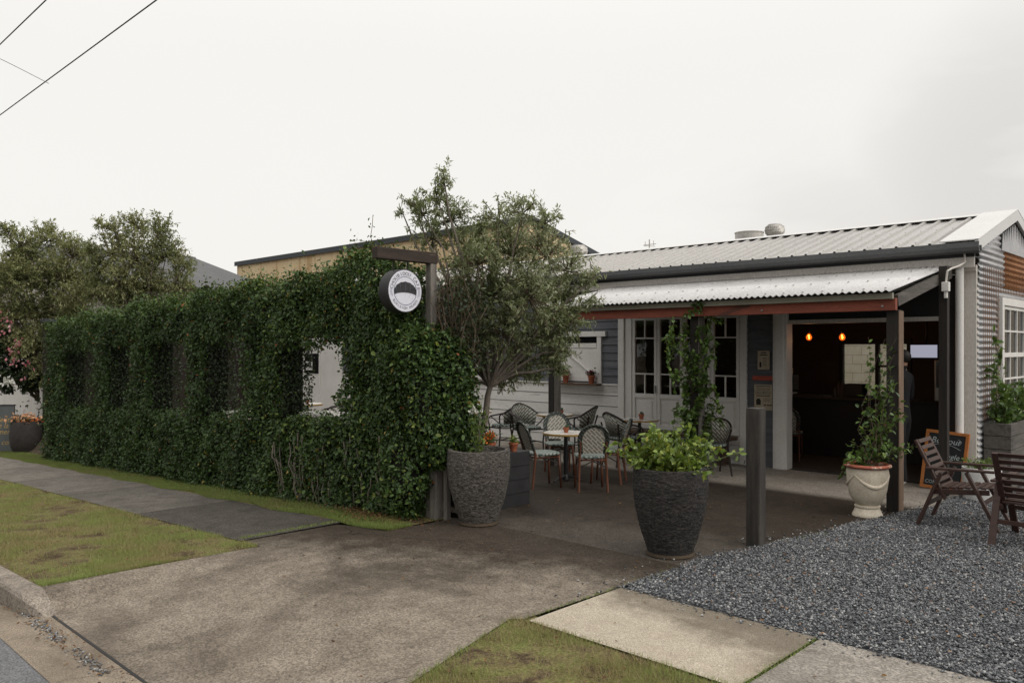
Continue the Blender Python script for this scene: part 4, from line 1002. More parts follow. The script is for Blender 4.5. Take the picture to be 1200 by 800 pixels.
pk = rng.random(n); tone[pk < .010] = rng.uniform(.972, .99); tone[pk < .0022] = 1.0
br = (C[:, 0] > -9.5) & (rng.random(n) < .10); tone[br] = rng.uniform(.88, .975, br.sum())
sz = np.clip(rng.lognormal(-3.30, .32, n), .017, .066)
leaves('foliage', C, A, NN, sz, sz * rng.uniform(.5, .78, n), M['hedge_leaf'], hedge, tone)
# loose shoots standing out of the top
tw = []; tm = MB()
for i in range(110):
    x_ = rng.uniform(HL, HR_ - .1); y_ = rng.uniform(HY0, HY1); z_ = float(htop(x_)) + zg(x_) - .08
    L_ = rng.uniform(.08, .26); d = rng.normal(size=3) * .35; d[2] = 1
    p_ = curve((x_, y_, z_), np.array([x_, y_, z_]) + d * L_, 3, 0, .05); tw.append(p_); tm.tube(p_, [.004, .003, .003, .002], 4)
for (px_, py_, t_) in ((437, 252, 8.6),):
    e_ = np.array(at(px_, py_, t_)); p_ = curve(e_ - np.array([.03, 0, .45]), e_, 4, 0, .04); tm.tube(p_, .003, 4); tw.append(p_)
tm.build('shoot', M['twig'], hedge)
c_, a_, n_, l_, w_ = twigs_with_leaves(tw, 11, .045, .026, .75)
leaves('foliage', c_, a_, n_, l_, w_, M['hedge_leaf'], hedge, rng.uniform(.3, .93, len(c_)))
sm = MB()
for i in range(34):
    x_ = rng.uniform(-9.0, -6.6); h_ = rng.uniform(.25, .9)
    sm.tube(curve((x_, HY0 + .02, zg(x_)), (x_ + rng.normal() * .12, HY0 - .03 + rng.normal() * .02, zg(x_) + h_), 5, 0, .03), rng.uniform(.004, .009), 5)
sm.build('stem', M['bark'], hedge)
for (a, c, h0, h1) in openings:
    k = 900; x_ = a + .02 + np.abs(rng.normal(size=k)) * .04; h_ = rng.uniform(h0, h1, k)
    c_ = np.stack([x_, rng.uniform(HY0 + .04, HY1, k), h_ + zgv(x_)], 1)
    leaves('foliage', c_, rdir(k, -.3), rng.normal(size=(k, 3)) * .7 + [1, 0, .3], rng.uniform(.025, .05, k), .025, M['dark_leaf'], hedge)  # hedge leaves in a darker colour, painting the shade of the openings
# stems showing in the shade of the hedge's end
sm = MB()
for i in range(44):
    x_ = rng.uniform(-6.6, -6.15); y_ = rng.uniform(5.44, 5.7)
    sm.tube(curve((x_, y_, 1.25), (x_ + rng.normal() * .1, y_ + rng.normal() * .05, rng.uniform(1.9, 2.5)), 6, 0, .02), .006, 5)
sm.build('stem', M['twig'], hedge)
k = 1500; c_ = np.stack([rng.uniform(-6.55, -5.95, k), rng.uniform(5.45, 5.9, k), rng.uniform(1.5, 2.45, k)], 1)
leaves('foliage', c_, rdir(k, -.2), rdir(k, .6), rng.uniform(.03, .055, k), .03, M['dark_leaf'], hedge)  # same darker leaf colour paints the shade behind the sign post
tw = [curve((rng.uniform(-6.5, -6.0), rng.uniform(5.45, 5.8), 1.5), (rng.uniform(-6.55, -5.9), rng.uniform(5.4, 5.9), rng.uniform(2.0, 2.6)), 5, 0, .07) for i in range(60)]
tm = MB()
for p_ in tw: tm.tube(p_, .004, 4)
tm.build('stem', M['twig'], hedge)
# pale bar ledges in the openings
for i, (a, c, h0, h1) in enumerate(openings[3:]):
    z_ = h0 - .03 + zg((a + c) / 2)
    o = MB().box(a + .15, c + .02, HY1 - .26, HY1 + .10, z_, z_ + .035).build('bar_ledge', M['marble'], bevel=.004)
    tag(o, ['pale bar ledge in the narrower hedge opening beside the widest one', 'pale bar ledge in the hedge opening nearest the round sign'][i], 'ledge', 'bar ledges in the hedge openings')

# ================================================================== SIGN POST AND ROUND SIGN
sp = thing('sign_post', 'weathered timber gallows post at the end of the hedge, carrying the round sign', 'post', (-6.40, 5.42, 0))
MB().box(-6.445, -6.36, 5.38, 5.465, -.05, 2.625).build('post', M['grey_timber'], sp, bevel=.006)
MB().box(-6.445, -6.355, 4.70, 5.475, 2.627, 2.742).build('arm', M['beam_old'], sp, bevel=.006)
MB().box(-6.355, -6.25, 5.36, 5.45, -.05, .62).build('stump', M['grey_timber'], sp, bevel=.005)
MB().box(-6.21, -6.16, 5.42, 5.48, -.05, .56).build('stump', M['grey_timber'], sp, bevel=.005)
sg = thing('round_sign', 'round pale blue two-sided cafe sign with a black croissant, hanging below the timber arm', 'sign', (-6.435, 5.045, 2.325))
SR = .208
def sx(mb): # sign-plane (u right as seen from +X, v up) -> world; +X is outward; seen from +X, right is +Y
    return mb
cyl = MB().lathe([(SR + .006, -.075), (SR + .012, -.07), (SR + .012, .07), (SR + .006, .075)], 64)
RM = Matrix(((0, 0, 1, 0), (1, 0, 0, 0), (0, 1, 0, 0), (0, 0, 0, 1)))      # (u, v, w) -> (w, u, v)
cyl.xf(RM); cyl.build('casing', M['black'], sg, smooth=True, world=False)
fc_ = MB().lathe([(SR, -.078), (SR, .078)], 64).xf(RM); face = fc_.build('face', M['sign_face'], sg, smooth=True, world=False)
ink = MB(); ln = MB(); cr = MB()
def ring(mb, r0, r1, w, a0=0, a1=2 * PI, n=72):
    V = []; 
    for i in range(n + 1):
        a = a0 + (a1 - a0) * i / n; V += [(r0 * math.cos(a), r0 * math.sin(a), w), (r1 * math.cos(a), r1 * math.sin(a), w)]
    mb.add(V, [(2 * i, 2 * i + 1, 2 * i + 3, 2 * i + 2) for i in range(n)])
def arc_text(mb, txt, r, amid, size, w, step, top=True):
    k = len(txt)
    for i, chh in enumerate(txt):
        if chh == ' ': continue
        a = amid + (-(i - (k - 1) / 2) * step if top else (i - (k - 1) / 2) * step)
        t = text_mb(chh, size); rot = a - PI / 2 if top else a + PI / 2
        mb.join(t, Matrix.Translation((r * math.cos(a), r * math.sin(a), w)) @ Matrix.Rotation(rot, 4, 'Z'))
W1 = .0795
arc_text(ink, 'CHOUBIDOU CAFE', .171, R_(90), .050, W1, R_(12.2))
arc_text(ink, 'BURLEIGH HEADS', .173, R_(270), .036, W1, R_(8.6), False)
ring(ln, .139, .145, W1); ring(ln, .181, .185, W1, R_(172), R_(196), 10); ring(ln, .168, .172, W1, R_(172), R_(200), 10); ring(ln, .181, .185, W1, R_(-16), R_(8), 10); ring(ln, .168, .172, W1, R_(-20), R_(8), 10)
up = []; lo = []
for i in range(25):
    u = i / 24; a = R_(172) - u * R_(164); rr = .150 - .012 * abs(u - .5)
    up.append((rr * math.cos(a) * 1.0, rr * math.sin(a) * .74 - .022 + .006 * math.sin(u * PI * 7) ** 2))
    a2 = R_(170) - u * R_(160); lo.append((.138 * math.cos(a2), .034 * math.sin(a2) - .050))
V = [(x, y, W1 + .001) for x, y in up] + [(x, y, W1 + .001) for x, y in lo]
cr.add(V, [(i, i + 1, 25 + i + 1, 25 + i) for i in range(24)])
cl_ = MB()
for u in (.2, .36, .52, .68, .82):
    i = u * 24; j = int(i); x0, y0 = up[j]; x1, y1 = lo[j]
    cl_.bar((x0 * .98, y0 - .004, W1 + .0022), (x1 * .92, y1 + .006, W1 + .0022), .0022, .0004, (0, 0, 1))
for mb, nm, mt in ((ink, 'lettering', M['sign_ink']), (ln, 'ring_line', M['sign_line']), (cr, 'croissant', M['croissant']), (cl_, 'croissant_line', M['sign_line'])):
    mb.xf(RM).build(nm, mt, face, world=False)
hk = MB()
for y_ in (-.09, .09): MB().tube([(0, y_, SR - .02), (0, y_, .304)], .006, 6).build('hanger', M['iron'], sg, world=False)

# ================================================================== TREES
def tree(name, label, base, clumps, ntw, per, L, W, mat, trunk_r, limbs=None, up=.35, tl=.3, bark='bark'):
    """clumps: (centre, radius); twigs fan out of each clump, limbs run from the trunk to them"""
    t = thing(name, label, 'tree', tuple(base))
    tb = MB(); base = np.array(base, float); cen = np.mean([c for c, r in clumps], 0)
    fork = base + (cen - base) * .42; fork[2] = base[2] + (cen[2] - base[2]) * .45
    tb.tube(curve(base, fork, 5, 0, .03), [trunk_r * (1 - .08 * i) for i in range(6)], 9)
    tw = []; tws = MB()
    for c, r in clumps:
        c = np.array(c); p_ = curve(fork, c, 5, .06, .014); q = trunk_r * .5
        tb.tube(p_, [q * (1 - .15 * i) for i in range(6)], 6)
        k = max(4, int(ntw * (r / .4) ** 2))
        for i in range(k):
            d = rng.normal(size=3); d[2] += up; d /= np.linalg.norm(d)
            s0 = c + d * r * rng.uniform(.1, .55); e = c + d * r * rng.uniform(.75, 1.18)
            e = e + rng.normal(size=3) * .05; 
            p_ = curve(s0, e, 3, rng.uniform(-.02, .04), .06); tw.append(p_)
            if i % 2 == 0: tws.tube([c] + p_[1:], [.006, .005, .004, .002], 4)
    tb.build('trunk', M[bark], t, smooth=True); tws.build('twigs', M['twig'], t)
    c_, a_, n_, l_, w_ = twigs_with_leaves(tw, per, L, W, .62, .012)
    nz = .5 + .22 * np.sin(c_[:, 0] * 3.1 + c_[:, 2] * 2.3) + rng.normal(size=len(c_)) * .22
    leaves('crown', c_, a_, n_, l_, w_, mat, t, np.clip(nz, 0, 1))
    return t
def cl_px(lst, t0):
    out = []
    for (px_, py_, r, dt) in lst:
        t = t0 + dt; out.append((np.array(at(px_, py_, t)), r * t / FPX))
    return out
ol = cl_px([(520, 207, 15, .0), (512, 232, 22, .1), (496, 252, 24, -.1), (530, 258, 26, .2), (486, 240, 13, 0), (507, 280, 26, .3), (545, 288, 32, .5),
            (585, 258, 26, .0), (612, 250, 24, -.3), (640, 262, 24, -.1), (560, 310, 40, -.3), (600, 300, 44, .3), (640, 300, 38, -.2), (665, 318, 30, .1),
            (690, 330, 17, .2), (575, 350, 44, .0), (620, 350, 46, -.4), (655, 362, 38, .2), (672, 378, 24, 0), (545, 372, 34, .3), (590, 392, 40, -.2), (630, 398, 40, .2),
            (652, 412, 26, -.1), (610, 425, 28, .2), (560, 410, 32, .2), (535, 335, 26, .5), (575, 432, 22, .3), (640, 425, 16, .1), (595, 440, 20, .3), (625, 442, 18, .1), (655, 432, 14, -.1), (540, 400, 24, .5), (545, 430, 16, .4), (690, 352, 14, .1), (700, 322, 9, .1), (565, 270, 18, .1), (472, 250, 8, 0), (548, 455, 14, .2), (535, 420, 18, .3)], 9.0)
tree('olive_tree', 'bushy grey-green olive tree growing between the round sign and the verandah roof', (-6.47, 6.22, .45), ol, 88, 20, .060, .0165, M['olive_leaf'], .05)
la = cl_px([(25, 290, 24, 0), (55, 282, 24, .5), (85, 300, 26, 0), (20, 330, 34, -.3), (60, 330, 36, .2), (95, 335, 28, .4), (15, 375, 34, 0), (55, 372, 34, .3), (85, 372, 28, 0),
            (45, 410, 30, -.2), (70, 418, 22, .1), (-15, 330, 34, .3), (-20, 380, 34, .2), (10, 272, 14, 0), (52, 440, 18, -.3)], 19.0)
tree('feathery_tree', 'feathery olive-green tree at the far left above the pink flowers', (-22.0, 6.6, zg(-22, 6.6)), la, 66, 17, .085, .030, M['lilly_leaf'], .07)
lb = cl_px([(135, 272, 20, 0), (160, 268, 22, .3), (185, 272, 22, -.2), (130, 300, 26, .2), (160, 305, 34, 0), (195, 300, 28, .2), (215, 312, 16, 0), (140, 335, 28, -.2), (175, 340, 32, .2), (208, 338, 22, .1),
            (112, 318, 18, .2), (118, 262, 9, 0), (108, 296, 16, .3), (112, 345, 24, .2), (90, 350, 24, .5), (150, 355, 24, .1)], 18.0)
tree('feathery_tree', 'olive-green tree with airy top rising behind the hedge, next to the grey ribbed roof', (-18.4, 7.3, 0), lb, 60, 16, .08, .028, M['lilly_leaf'], .07)
# flowering creeper over the fence at the far left
bv = thing('bougainvillea', 'dark pink-flowering creeper hanging over the white fence at the far left', 'plant', tuple(at(18, 470, 19.3)))
bc_ = cl_px([(10, 420, 26, 0), (35, 425, 22, .2), (-5, 400, 26, .2), (25, 400, 20, .3), (48, 440, 18, -.2), (5, 445, 18, -.2), (32, 448, 12, -.3), (-20, 430, 26, 0)], 19.0)
tw = []; tm = MB(); o_ = np.array(at(45, 470, 19.3))
for c, r in bc_:
    tm.tube(curve(o_, c, 4, .1, .05), [.03, .025, .02, .015, .01], 5)
    for i in range(60):
        d = rdir(1)[0]; tw.append(curve(c + d * r * .3, c + d * r * rng.uniform(.7, 1.15), 3, 0, .08))
for (a, b_) in (((48, 455), (2, 500)), ((45, 445), (30, 478)), ((50, 450), (44, 488))): tw.append(curve(at(a[0], a[1], 18.9), at(b_[0], b_[1], 18.8), 4, .1, .05))
c_, a_, n_, l_, w_ = twigs_with_leaves(tw, 13, .10, .055, .7, .02)
tm.build('stem', M['twig'], bv); leaves('foliage', c_, a_, n_, l_, w_, M['dark_leaf'], bv)
fl = []
for (px_, py_, k) in ((20, 402, 16), (13, 412, 14), (16, 424, 10), (31, 427, 6), (2, 372, 8), (8, 386, 5), (2, 395, 5), (28, 443, 5), (12, 376, 5)):
    q = np.array(at(px_, py_, 18.45)); leaves('flower_cluster', q + rng.normal(size=(k, 3)) * .055, rdir(k), rdir(k), .075, .06, M['pink'], bv)
q = np.array(at(8, 446, 18.4)) + rng.normal(size=(40, 3)) * [.16, .05, .04]; leaves('flowers', q, rdir(40), rdir(40), .09, .07, M['white_petal'], bv)
# white board fence, grey panel, black pot of apricot flowers at the far left
wf = thing('white_fence', 'white vertical-board fence below the pink creeper at the far left', 'fence', (-23, 6.3, zg(-23)))
fm = MB(); x = -27.0
while x < -20.8:
    z0 = zg(x) - .05; fm.box(x, x + .115, 6.30, 6.33, z0 + .28, z0 + 1.75); x += .135
fm.build('boards', M['white'], wf)
MB().box(-27, -20.7, 6.335, 6.38, zg(-23) + .45, zg(-23) + .55).box(-27, -20.7, 6.335, 6.38, zg(-23) + 1.35, zg(-23) + 1.45).build('rail', M['white'], wf)
MB().box(-27, -20.7, 6.32, 6.36, zg(-23) - .4, zg(-23) + .25).build('plinth', M['black'], wf)
g0 = at(-32, 527, 18.3); g1 = at(17, 527, 18.3); gz_ = zg(-20.4)
pn = thing('panel_sign', 'blue-grey panel sign with gold script at the far left edge', 'sign', ((g0.x + g1.x) / 2, (g0.y + g1.y) / 2, gz_))
dv = (Vector((g1.x, g1.y, 0)) - Vector((g0.x, g0.y, 0))); wd_ = dv.length; dv.normalize()
MB().box(-wd_ / 2, wd_ / 2, -.03, .03, 0, 1.04).build('panel', M['panel_grey'], pn, world=False, bevel=.005)
MB().box(-wd_ / 2 - .01, wd_ / 2 + .01, -.04, .04, 1.04, 1.06).build('cap', M['black'], pn, world=False)
tx = MB()
for k, (s_, z_) in enumerate((('Fleur', .72), ('de la', .58), ('mer', .44), ('co', .2))):
    t = text_mb(s_, .17, 0, 'RIGHT', .3); tx.join(t, Matrix.Translation((wd_ / 2 - .09 - .03 * (k % 2), -.032, z_)) @ Matrix.Rotation(PI / 2, 4, 'X'))
tx.build('lettering', M['gold'], pn, world=False)
pn.rotation_euler = (0, 0, math.atan2(dv.y, dv.x))
q = at(31, 526, 18.2); zq = zg(q.x); 
bp = thing('round_pot', 'squat black round pot of apricot flowers beside the left end of the hedge', 'pot', (q.x, q.y, zq))
MB().lathe([(.24, 0), (.31, .12), (.335, .35), (.315, .6), (.29, .70), (.26, .70), (.25, .62), (.0, .6)], 32).build('bowl', M['black_pot'], bp, smooth=True, world=False)
ff = thing('flowering_plant', 'apricot and orange flowers filling the black round pot at the far left', 'plant', (q.x, q.y, zq + .62))
c_ = rng.normal(size=(90, 3)) * [.16, .16, .06] + [0, 0, .14]; leaves('flowers', c_, rdir(90, .5), rdir(90), .08, .06, M['apricot_petal'], ff, world=False)
c_ = rng.normal(size=(40, 3)) * [.14, .14, .04] + [.12, .1, .06]; leaves('flowers', c_, rdir(40, .5), rdir(40), .07, .05, M['orange_petal'], ff, world=False)
c_ = rng.normal(size=(160, 3)) * [.17, .17, .06] + [0, 0, .04]; leaves('foliage', c_, rdir(160, .4), rdir(160), .08, .04, M['dark_leaf'], ff, world=False)

# ================================================================== POTS AND PLANTERS
def big_pot(label, c, mat):
    t = thing('large_pot', label, 'pot', c, 0, 'large rough tapered pots flanking the patio entrance')
    prof = []
    for i in range(73):
        u = i / 72; r = .175 + .142 * (1 - (1 - min(1, u / .82)) ** 1.7) - .010 * max(0, (u - .82) / .18) ** 2
        prof.append((r, .74 * u))
    mb = MB(); mb.lathe(prof + [(.270, .742), (.262, .66)], 110)
    for i, v in enumerate(mb.v):
        q = Vector((v[0], v[1], v[2] * 2.4 + 5 * c[0]))
        k = .0042 * mnoise.noise(q * 24) + .0055 * mnoise.noise(q * 47) + random.uniform(-.0022, .0022)
        r = math.hypot(v[0], v[1]); f = (r + k) / r if .02 < v[2] < .73 else 1
        mb.v[i] = (v[0] * f, v[1] * f, v[2])
    mb.build('vessel', mat, t, smooth=True, world=False)
    MB().lathe([(.262, .64), (.15, .655), (.0, .66)], 28, jit=.02).build('soil', M['soil'], t, world=False)
    MB().lathe([(.19, .004), (.205, .008), (.20, .03), (.178, .032)], 32).build('saucer', M['soil'], t, smooth=True, world=False)
    return t
pl = gp(560, 617); PL = Vector((pl.x, pl.y, 0)) + Vector((FW[0], FW[1], 0)) * .17
big_pot('grey rough tapered pot beside the sign post, holding a sparse plant', tuple(PL), M['pot_l'])
pr_ = gp(790, 655); PR = Vector((pr_.x, pr_.y, 0)) + Vector((FW[0], FW[1], 0)) * .17
big_pot('dark rough tapered pot at the gravel edge, holding a bright leafy shrub', tuple(PR), M['pot_r'])
def twig_plant(name, label, cat, base, twl, per, L, W, mat, spread=.7, stem_r=.006, stem='twig', tone=None, fold=.15):
    t = thing(name, label, cat, tuple(base)); tm = MB()
    for p_ in twl: tm.tube(p_, [stem_r * (1 - .6 * i / (len(p_) - 1)) for i in range(len(p_))], 5)
    tm.build('stems', M[stem], t)
    c_, a_, n_, l_, w_ = twigs_with_leaves(twl, per, L, W, spread, .012)
    leaves('foliage', c_, a_, n_, l_, w_, mat, t, tone, fold)
    return t
# bright shrub in the right pot
b0 = np.array([PR.x, PR.y, .66]); tw = []
for i in range(95):
    a = rng.uniform(0, 2 * PI); r = abs(rng.normal()) * .2 + .1; hz = rng.uniform(.06, .34) + (.12 if rng.random() < .3 else 0) - .3 * max(0, r - .32)
    tw.append(curve(b0 + np.array([math.cos(a), math.sin(a), 0]) * .08, b0 + np.array([math.cos(a) * r * 1.12, math.sin(a) * r * 1.12, hz]), 4, .05, .05))
e_ = np.array(at(754, 545, 6.75)); 
for dx in (0, .03, -.04, .06): tw.append(curve(b0 + [-.1, -.1, .1], e_ + rng.normal(size=3) * .03 + [dx, 0, dx], 4, .1, .04))
twig_plant('pot_shrub', 'bright yellow-green leafy shrub spilling from the dark rough pot', 'plant', b0, tw, 22, .060, .040, M['lime_leaf'], .78, .005, 'stem_green')
# sparse plant in the left pot
b0 = np.array([PL.x, PL.y, .66]); tw = []
for (px_, py_) in ((566, 462), (557, 480), (571, 475), (552, 470), (562, 500), (577, 492), (548, 492)):
    e_ = np.array(at(px_, py_, 8.0)); tw.append(curve(b0 + rng.normal(size=3) * .01, e_, 5, .0, .025))
tp = twig_plant('slender_plant', 'slender young plant with a white bloom in the grey rough pot', 'plant', b0, tw, 8, .065, .024, M['lime_leaf'], .7, .005, 'stem_green', rng.uniform(.0, .6, 7 * 8))
q = np.array(at(556, 481, 7.9)) + rng.normal(size=(14, 3)) * .016; leaves('bloom', q, rdir(14), rdir(14), .045, .03, M['white_petal'], tp)
MB().tube([tuple(b0), (b0[0] + .02, b0[1], b0[2] + .42)], .009, 6).build('stake', M['grey_timber'], tp)
# black planter with the olive
pb = thing('black_planter', 'matt black box planter behind the grey rough pot', 'planter', (-6.6, 6.3, 0))
px0, px1, py0, py1 = -7.1, -6.13, 5.98, 6.64
bx = MB()
for (a, c, d, e) in ((px0, px1, py0, py0 + .03), (px0, px1, py1 - .03, py1), (px0, px0 + .03, py0 + .03, py1 - .03), (px1 - .03, px1, py0 + .03, py1 - .03)): bx.box(a, c, d, e, .0, .60)
bx.build('box', M['black'], pb, bevel=.004)
rl = MB()
for k in range(1, 4): rl.box(px1 + .0005, px1 + .006, py0, py1, k * .15 - .004, k * .15 + .001)
rl.build('board_joint', M['counter'], pb)
MB().box(px0 + .03, px1 - .03, py0 + .03, py1 - .03, .40, .55).build('soil', M['soil'], pb)
MB().box(px1 - .34, px1 - .03, py0 + .03, py1 - .03, .575, .598).build('lid', M['black'], pb)
# small terracotta pots
def tpot(t, r, h, z=0):
    MB().lathe([(r * .68, z), (r * .92, z + h * .72), (r * .95, z + h * .74), (r * 1.06, z + h * .76), (r * 1.06, z + h), (r * .92, z + h), (r * .88, z + h * .85), (0, z + h * .85)], 20).build('pot', M['terracotta'], t, smooth=True, world=False)
def marigold(loc, label, r, h, spread, k):
    t = thing('potted_marigold', label, 'potted plant', loc); tpot(t, r, h)
    tw = [curve((0, 0, h * .8), (rng.normal() * spread, rng.normal() * spread, h + rng.uniform(.04, .13)), 3, .02, .05) for i in range(18)]
    tm = MB()
    for p_ in tw: tm.tube(p_, .003, 4)
    tm.build('stems', M['stem_green'], t, world=False)
    c_, a_, n_, l_, w_ = twigs_with_leaves(tw, 9, .035, .017); leaves('foliage', c_, a_, n_, l_, w_, M['vine_leaf'], t, None, world=False)
    
    for p_ in tw[:k]: leaves('flower', np.array(p_[-1]) + rng.normal(size=(14, 3)) * .012, rdir(14, .6), rdir(14), .028, .022, M['orange_petal'], t, world=False)
def cactus(loc, label, r=.038, h=.07):
    t = thing('potted_cactus', label, 'potted plant', loc, random.uniform(0, 6), 'little terracotta pots on the tables'); tpot(t, r, h)
    cm = MB()
    for k in range(9):
        a = random.uniform(0, 6.28); q = random.uniform(.0, .026); e = (math.cos(a) * q * 1.5, math.sin(a) * q * 1.5, h + random.uniform(.02, .05))
        cm.tube([(math.cos(a) * q * .6, math.sin(a) * q * .6, h * .84), ((e[0]) * .8, e[1] * .8, (h + e[2]) / 2), e], [.009, .008, .001], 6)
    cm.build('cactus', M['cactus'], t, world=False); return t
q = at(577, 527, 8.85); marigold((px1 - .17, py0 + .14, .598), 'terracotta pot of orange marigolds on the black planter, behind the grey pot', .075, .085, .07, 9)
marigold((px1 - .28, py0 + .30, .598), 'taller clump of orange marigolds further back on the black planter', .07, .10, .06, 7)
t = thing('potted_herb', 'small terracotta pot with a pale green herb on the corner of the black planter', 'potted plant', (px1 - .10, py1 - .16, .598)); tpot(t, .052, .10)
tw = [curve((0, 0, .08), (rng.normal() * .03, rng.normal() * .03, .10 + rng.uniform(.03, .09)), 2, 0, .05) for i in range(16)]
c_, a_, n_, l_, w_ = twigs_with_leaves(tw, 8, .03, .016); leaves('foliage', c_, a_, n_, l_, w_, M['lime_leaf'], t, None, world=False)
# timber bollard
bo = thing('timber_bollard', 'weathered square timber bollard at the gravel edge beside the dark pot', 'bollard', (-3.385, 6.62, 0), R_(2))
bm2 = MB(); rows = 26; V = []
prof = [(-1, -.86), (-.86, -1), (-.3, -1), (.3, -1), (.86, -1), (1, -.86), (1, -.3), (1, .3), (1, .86), (.86, 1), (.3, 1), (-.3, 1), (-.86, 1), (-1, .86), (-1, .3), (-1, -.3)]
for i in range(rows + 1):
    z = -.05 + 1.27 * i / rows
    for (u, v_) in prof:
        g = 1 + .035 * mnoise.noise(Vector((u * 2.5, v_ * 2.5, z * 1.5))) + .03 * mnoise.noise(Vector((u * 7, v_ * 7, z * 3 + 9)))
        if i == rows: g *= .95
        V.append((u * .066 * g, v_ * .066 * g, z + (.012 * mnoise.noise(Vector((u * 3, v_ * 3, 5))) if i == rows else 0)))
k = len(prof)
bm2.add(V, [(i * k + j, i * k + (j + 1) % k, (i + 1) * k + (j + 1) % k, (i + 1) * k + j) for i in range(rows) for j in range(k)] + [tuple(range(rows * k, (rows + 1) * k))])
bm2.build('post', M['bollard'], bo, world=False)
MB().tube([(-.06, -.03, .75), (-.09, -.03, .75), (-.095, -.03, .72)], .004, 5).build('hook', M['iron'], bo, world=False)
# cream urn
un = thing('cream_urn', 'cream glazed urn with swag and worn red rim, beside the corner verandah post', 'urn', (-3.16, 8.64, 0))
MB().lathe([(.150, 0), (.150, .018), (.140, .035), (.122, .075), (.118, .085), (.128, .095), (.128, .11), (.115, .118), (.14, .15), (.17, .20), (.19, .28), (.205, .38), (.208, .46), (.200, .50), (.192, .505), (.192, .45)], 48).build('vessel', M['urn'], un, smooth=True, world=False)
MB().lathe([(.188, .50), (.225, .512), (.236, .524), (.232, .538), (.214, .545), (.19, .53), (.188, .50)], 48).build('rim', M['urn_rim'], un, smooth=True, world=False)
MB().lathe([(.192, .47), (.1, .485), (0, .49)], 24).build('soil', M['soil'], un, world=False)
sw = MB()
for k in range(3):
    a0 = R_(-46) - R_(60) + k * R_(120); pts = []
    for i in range(13):
        u = i / 12; a = a0 + R_(120) * u; z = .44 - .12 * math.sin(PI * u); pts.append(((.206 - (.44 - z) * .12) * math.cos(a), (.206 - (.44 - z) * .12) * math.sin(a), z))
    sw.tube(pts, [.008 + .014 * math.sin(PI * i / 12) for i in range(13)], 8)
sw.build('swag', M['urn'], un, smooth=True, world=False)
b0 = np.array([-3.16, 8.64, .50]); tw = []
for (px_, py_) in ((1040, 470), (1048, 440), (1050, 415), (1052, 395), (1035, 397), (1018, 395), (1043, 430), (1038, 455), (1060, 480), (1052, 455), (1036, 480), (1042, 500), (1062, 527), (1066, 485), (1012, 500), (1000, 520), (990, 535), (982, 560), (988, 545), (1004, 538), (1020, 515), (1030, 500), (1055, 525), (1050, 540), (1016, 550), (995, 555), (1070, 520), (1020, 440), (1055, 470), (1034, 440), (1028, 532), (1010, 530), (1045, 520), (1024, 485)):
    e_ = np.array(at(px_ + rng.normal() * 2, py_, 8.45 + rng.normal() * .06)); tw.append(curve(b0 + rng.normal(size=3) * .03, e_, 6, rng.uniform(0, .1), .035))
tw2 = [p_[2:] for p_ in tw]
t = twig_plant('climbing_plant', 'sparse glossy climber growing out of the cream urn and up the post', 'plant', b0, tw, 7, .066, .040, M['vine_leaf'], .75, .004, 'twig')
c_, a_, n_, l_, w_ = twigs_with_leaves(tw2, 12, .066, .042, .75, .025); leaves('foliage', c_, a_, n_, l_, w_, M['vine_leaf'], t, rng.uniform(.1, .95, len(c_)))
# vine on the middle post
tw = []
for i in range(64):
    a = rng.uniform(0, 2 * PI); r = .085 + abs(rng.normal()) * .07; z0 = rng.uniform(.3, 1.9); c0 = np.array([-5.46, 9.06, z0])
    p_ = curve(c0 + [math.cos(a) * .1, math.sin(a) * .1, 0], c0 + [math.cos(a + .6) * r * 1.5, math.sin(a + .6) * r * 1.5, rng.uniform(.15, .45)], 5, .03, .04); tw.append(p_)
for (px_, py_, qx, qy) in ((790, 392, 783, 432), (800, 385, 790, 460), (832, 378, 838, 430), (828, 372, 845, 376), (800, 372, 822, 366), (835, 450, 846, 490), (838, 470, 845, 500), (795, 470, 788, 500), (812, 362, 826, 356), (800, 440, 787, 440), (790, 372, 785, 400), (782, 395, 783, 420)):
    tw.append(curve(at(px_, py_, 10.15), at(qx, qy, 10.05), 4, .02, .05))
twig_plant('post_vine', 'leafy green vine climbing the middle verandah post up to the red beam', 'plant', (-5.46, 9.06, 0), tw, 34, .062, .046, M['vine_leaf'], .8, .004, 'twig', rng.uniform(.1, .96, len(tw) * 34))
# white low pot by the building corner
q = (-2.53, 10.42, 0)
wp = thing('white_pot', 'low white pot of herbs by the building corner, behind the armchair', 'pot', q)
MB().lathe([(.15, 0), (.19, .02), (.195, .15), (.205, .35), (.20, .38), (.18, .38), (.175, .33), (0, .33)], 36).build('vessel', M['stone_white'], wp, smooth=True, world=False)
b0 = np.array([q[0], q[1], .33]); tw = [curve(b0 + rng.normal(size=3) * [.05, .05, 0], b0 + [rng.normal() * .12, rng.normal() * .12, rng.uniform(.05, .14)], 3, .03, .05) for i in range(34)]
twig_plant('herb', 'low green herbs growing in the white pot', 'plant', b0, tw, 10, .05, .02, M['lime_leaf'], .7, .003, 'stem_green', rng.uniform(0, .6, 340))
